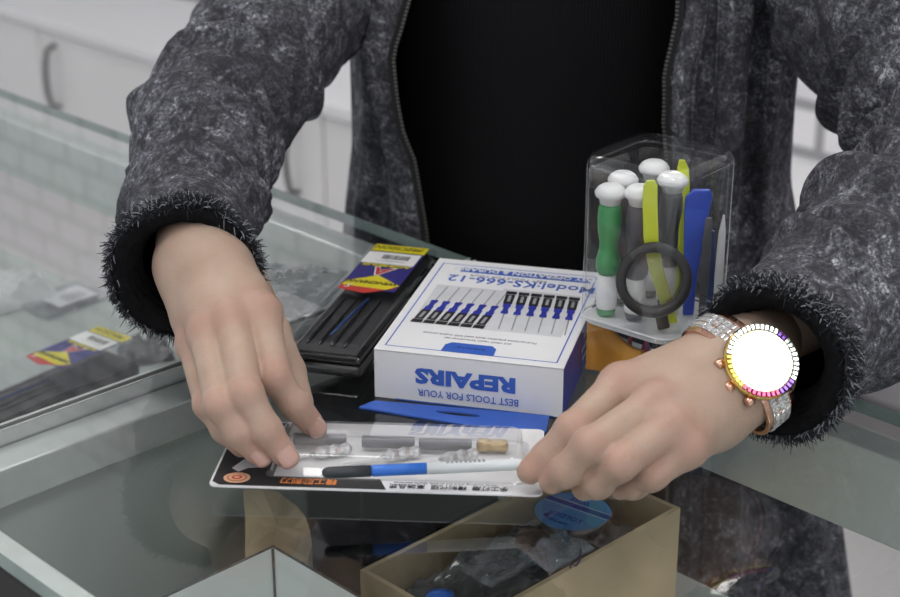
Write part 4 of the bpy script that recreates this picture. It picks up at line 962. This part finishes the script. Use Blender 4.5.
# stitched placket seam, flap fold on the right front
sm_ = MB(); sm_.tube([rows[j][n-1-9]+V((0, -.0015, 0)) for j in range(len(rows))], .0016, M['denim'], 6).tube([rows[j][n-1-15]+V((0, -.001, 0)) for j in range(len(rows))], .0014, M['denim'], 6).build('seam', jacket)
# sleeves
def folds(seed, count, smin_, smax, amp, lo_=.006):
    r = random.Random(seed); F_ = []
    for _ in range(count): F_.append((r.uniform(smin_, smax), r.uniform(0, 2*math.pi), r.uniform(.0045, .0105), r.uniform(amp*.35, amp), r.uniform(-.030, .030), r.uniform(1.0, 2.4)))
    def f(s, th):
        d = .003*noise.noise(V((s*14, math.cos(th)*1.3, math.sin(th)*1.3+seed)))+.0007*noise.noise(V((s*60, math.cos(th)*4, math.sin(th)*4+seed)))
        for s0, t0, w_, a_, sk, wd in F_:
            dt = (th-t0+math.pi) % (2*math.pi)-math.pi
            if abs(dt) > wd: continue
            x = (s-s0-sk*math.sin(dt*1.2))/w_
            if abs(x) < 3: d += a_*(math.exp(-x*x)-.45*math.exp(-(x-1.5)**2))*(math.cos(dt/wd*math.pi/2)**2)
        return d
    return f
for P_, seed, nm, fd in ((Lp, 5, 'left', folds(8, 48, .045, .36, .0078)), (Rp, 11, 'right', folds(11, 52, .06, .42, .0092))):
    mb = MB(); vs, fr = loft(mb, [p for p, r in P_], [r for p, r in P_], M['denim'], 120, 16, fd, inner=.003, im=M['lining'])
    p, d, e, g, r = fr[0]
    # turned fleece rim inside the cuff
    for k, (rk, off) in enumerate([(.93, .000), (.87, .001), (.81, .004), (.75, .009), (.70, .015)]):
        pts = [p+d*off+(e*math.cos(2*math.pi*i/48)+g*math.sin(2*math.pi*i/48))*r*rk for i in range(49)]
        mb.tube(pts, .0040, M['lining'], 8)
    sl = mb.build('sleeve', jacket, label='creased sleeve with a dark fleece lined cuff')
    rg = random.Random(seed); fm = MB(); n_ = 120
    for _ in range(6500):
        i = rg.randrange(n_); j = int(abs(rg.gauss(0, 1))*2.6); j = min(j, 8)
        base = vs[j*n_+i]; c = fr[j][0]; o_ = (base-c).normalized()
        dr = (o_*rg.uniform(.25, 1.0)-d*rg.uniform(-.5, 1.1)+V((rg.gauss(0, .35), rg.gauss(0, .35), rg.gauss(0, .35)))).normalized()
        ln = rg.uniform(.0025, .0065); q_ = V((rg.gauss(0, .35), rg.gauss(0, .35), rg.gauss(0, .35)-.25)); pts = [base-o_*.001, base+dr*ln*.45, base+dr*ln*.8+q_*ln*.35, base+dr*ln*.95+q_*ln*.9]
        w_ = rg.uniform(.0002, .00048); fm.tube(pts, [w_, w_, w_*.7, w_*.3], M['fray_l'] if rg.random() < .20 else M['fray_d'], 3, False)
    fb = fm.build('frayed_cuff', jacket, kind='stuff', label='shaggy frayed threads round the cuff')

# ------------------------------------------------------------------ wristwatch
dc, nn, wc = DCW, NNW, WCW                 # wrist axis point under the dial
sx = nn.cross(fR).normalized()   # strap direction across the wrist
wt = thing('wristwatch', 'rose gold wristwatch set with stones, its dial glaring white, worn below the frayed cuff', 'wristwatch', dc-nn*.008)
MB().rev(dc-nn*.0090, nn, [(.0160, 0), (.0178, .0015), (.0187, .004), (.0185, .0065)], M['rose'], 48).build('case', wt)
MB().rev(dc-nn*.0026, nn, [(.0190, 0), (.0193, .0012), (.0180, .0026), (.0152, .0027)], M['gold'], 56, False).build('bezel', wt)
bz = wt.children[-1]
gm = MB(); K = 44
for i in range(K):
    t = 2*math.pi*i/K; dr = sx*math.cos(t)+fR*math.sin(t); tg = nn.cross(dr); cp = dc+dr*.0172+nn*.0001
    scr = V((dr.dot(V((1, 0, 0))), dr.dot(V((0, .38, .92))), 0)); an_ = math.degrees(math.atan2(scr.y, scr.x)) % 360
    m_ = M['bezels'] if (60 < an_ < 170) else M['gem_y'] if 170 <= an_ < 225 else M['gem_p'] if 225 <= an_ < 300 else M['gem_v'] if an_ >= 300 and an_ < 325 or 40 < an_ <= 60 else M['bezels']
    gm.box(cp-dr*.0014-tg*.00098, dr*.0028, tg*.00196, nn*.0015, m_)
gm.build('bezel_stone_ring', bz, .0003, label='ring of clear, yellow, pink and violet stones')
MB().rev(dc-nn*.0012, nn, [(.0160, 0), (.0160, .0008)], M['dial'], 48, smooth=False).build('dial', wt)
MB().rev(dc+nn*.0003, nn, [(.0155, 0), (.0155, .0010), (.0152, .0013)], clear('watch_crystal', (1, 1, 1), 2.2, .02), 48, smooth=False).build('crystal', wt)
cs = -fR
if False: pass
for k, (off, rr) in enumerate([(0, .0030), (.0115, .0026), (-.0115, .0026)]):
    b = dc-nn*.0028+cs*math.sqrt(.0186**2-off*off)+sx*off
    MB().rev(b, cs, [(rr*.6, -.001), (rr*.6, .0012), (rr, .0016), (rr, .0045), (rr*.7, .0052)], M['rose'], 14).build('crown' if k == 0 else 'pusher', wt)
# strap: link rows round the wrist
lk = MB(); cap_r = .0300; st = MB()
def ringpt(t):        # t angle from dial normal; ellipse a bit flatter towards the palm
    return wc+nn*(math.cos(t)*.0215)+sx*(math.sin(t)*.0305)
K = 34; 
for i in range(K):
    t = math.radians(33+(360-66)*i/(K-1)); p = ringpt(t); tn = (ringpt(t+.01)-ringpt(t-.01)).normalized(); on = (p-wc).normalized(); on = (on-tn*on.dot(tn)).normalized()
    wd_ = .0205-(.003*min(1, abs(math.sin(t/2))))
    for c5 in range(5):
        y0 = -wd_/2+wd_*c5/5; mt = M['rose'] if c5 in (0, 4) else M['diamond'] if c5 != 2 or i % 2 else M['rose']
        st.box(p+fR*y0-tn*.00245+on*(-.0004), fR*(wd_/5-.0003), tn*.0049, on*.0026, mt)
        if c5 in (1, 2, 3):
            for g_ in (0, 1): lk.box(p+fR*(y0+.0005)+tn*(-.0020+g_*.0022)+on*.0023, fR*(wd_/5-.0013), tn*.0016, on*.0008, M['diamond'])
stb = st.build('strap', wt, .0004, label='rose gold link bracelet'); lk.build('strap_stones', stb, .0002)

# ------------------------------------------------------------------ camera, world, view
cam = bpy.data.cameras.new('camera'); co = bpy.data.objects.new('camera', cam); COL.objects.link(co)
co.location = (0, 0, CAMH); co.rotation_euler = (math.pi/2-PITCH, 0, 0); cam.lens = F/900*36; cam.sensor_width = 36; cam.clip_start = .05
cam.dof.use_dof = True; cam.dof.focus_distance = .88; cam.dof.aperture_fstop = 11
scene.camera = co
w = bpy.data.worlds.new('world'); scene.world = w; w.use_nodes = True
bg = w.node_tree.nodes['Background']; bg.inputs[0].default_value = (.93, .96, 1, 1); bg.inputs[1].default_value = .75
scene.view_settings.view_transform = 'Standard'; scene.view_settings.look = 'None'; scene.view_settings.gamma = 1; scene.view_settings.use_curve_mapping = False
scene.view_settings.exposure = 0.22
scene.cycles.transparent_max_bounces = 32; scene.cycles.max_bounces = 10; scene.cycles.caustics_reflective = False; scene.cycles.caustics_refractive = False
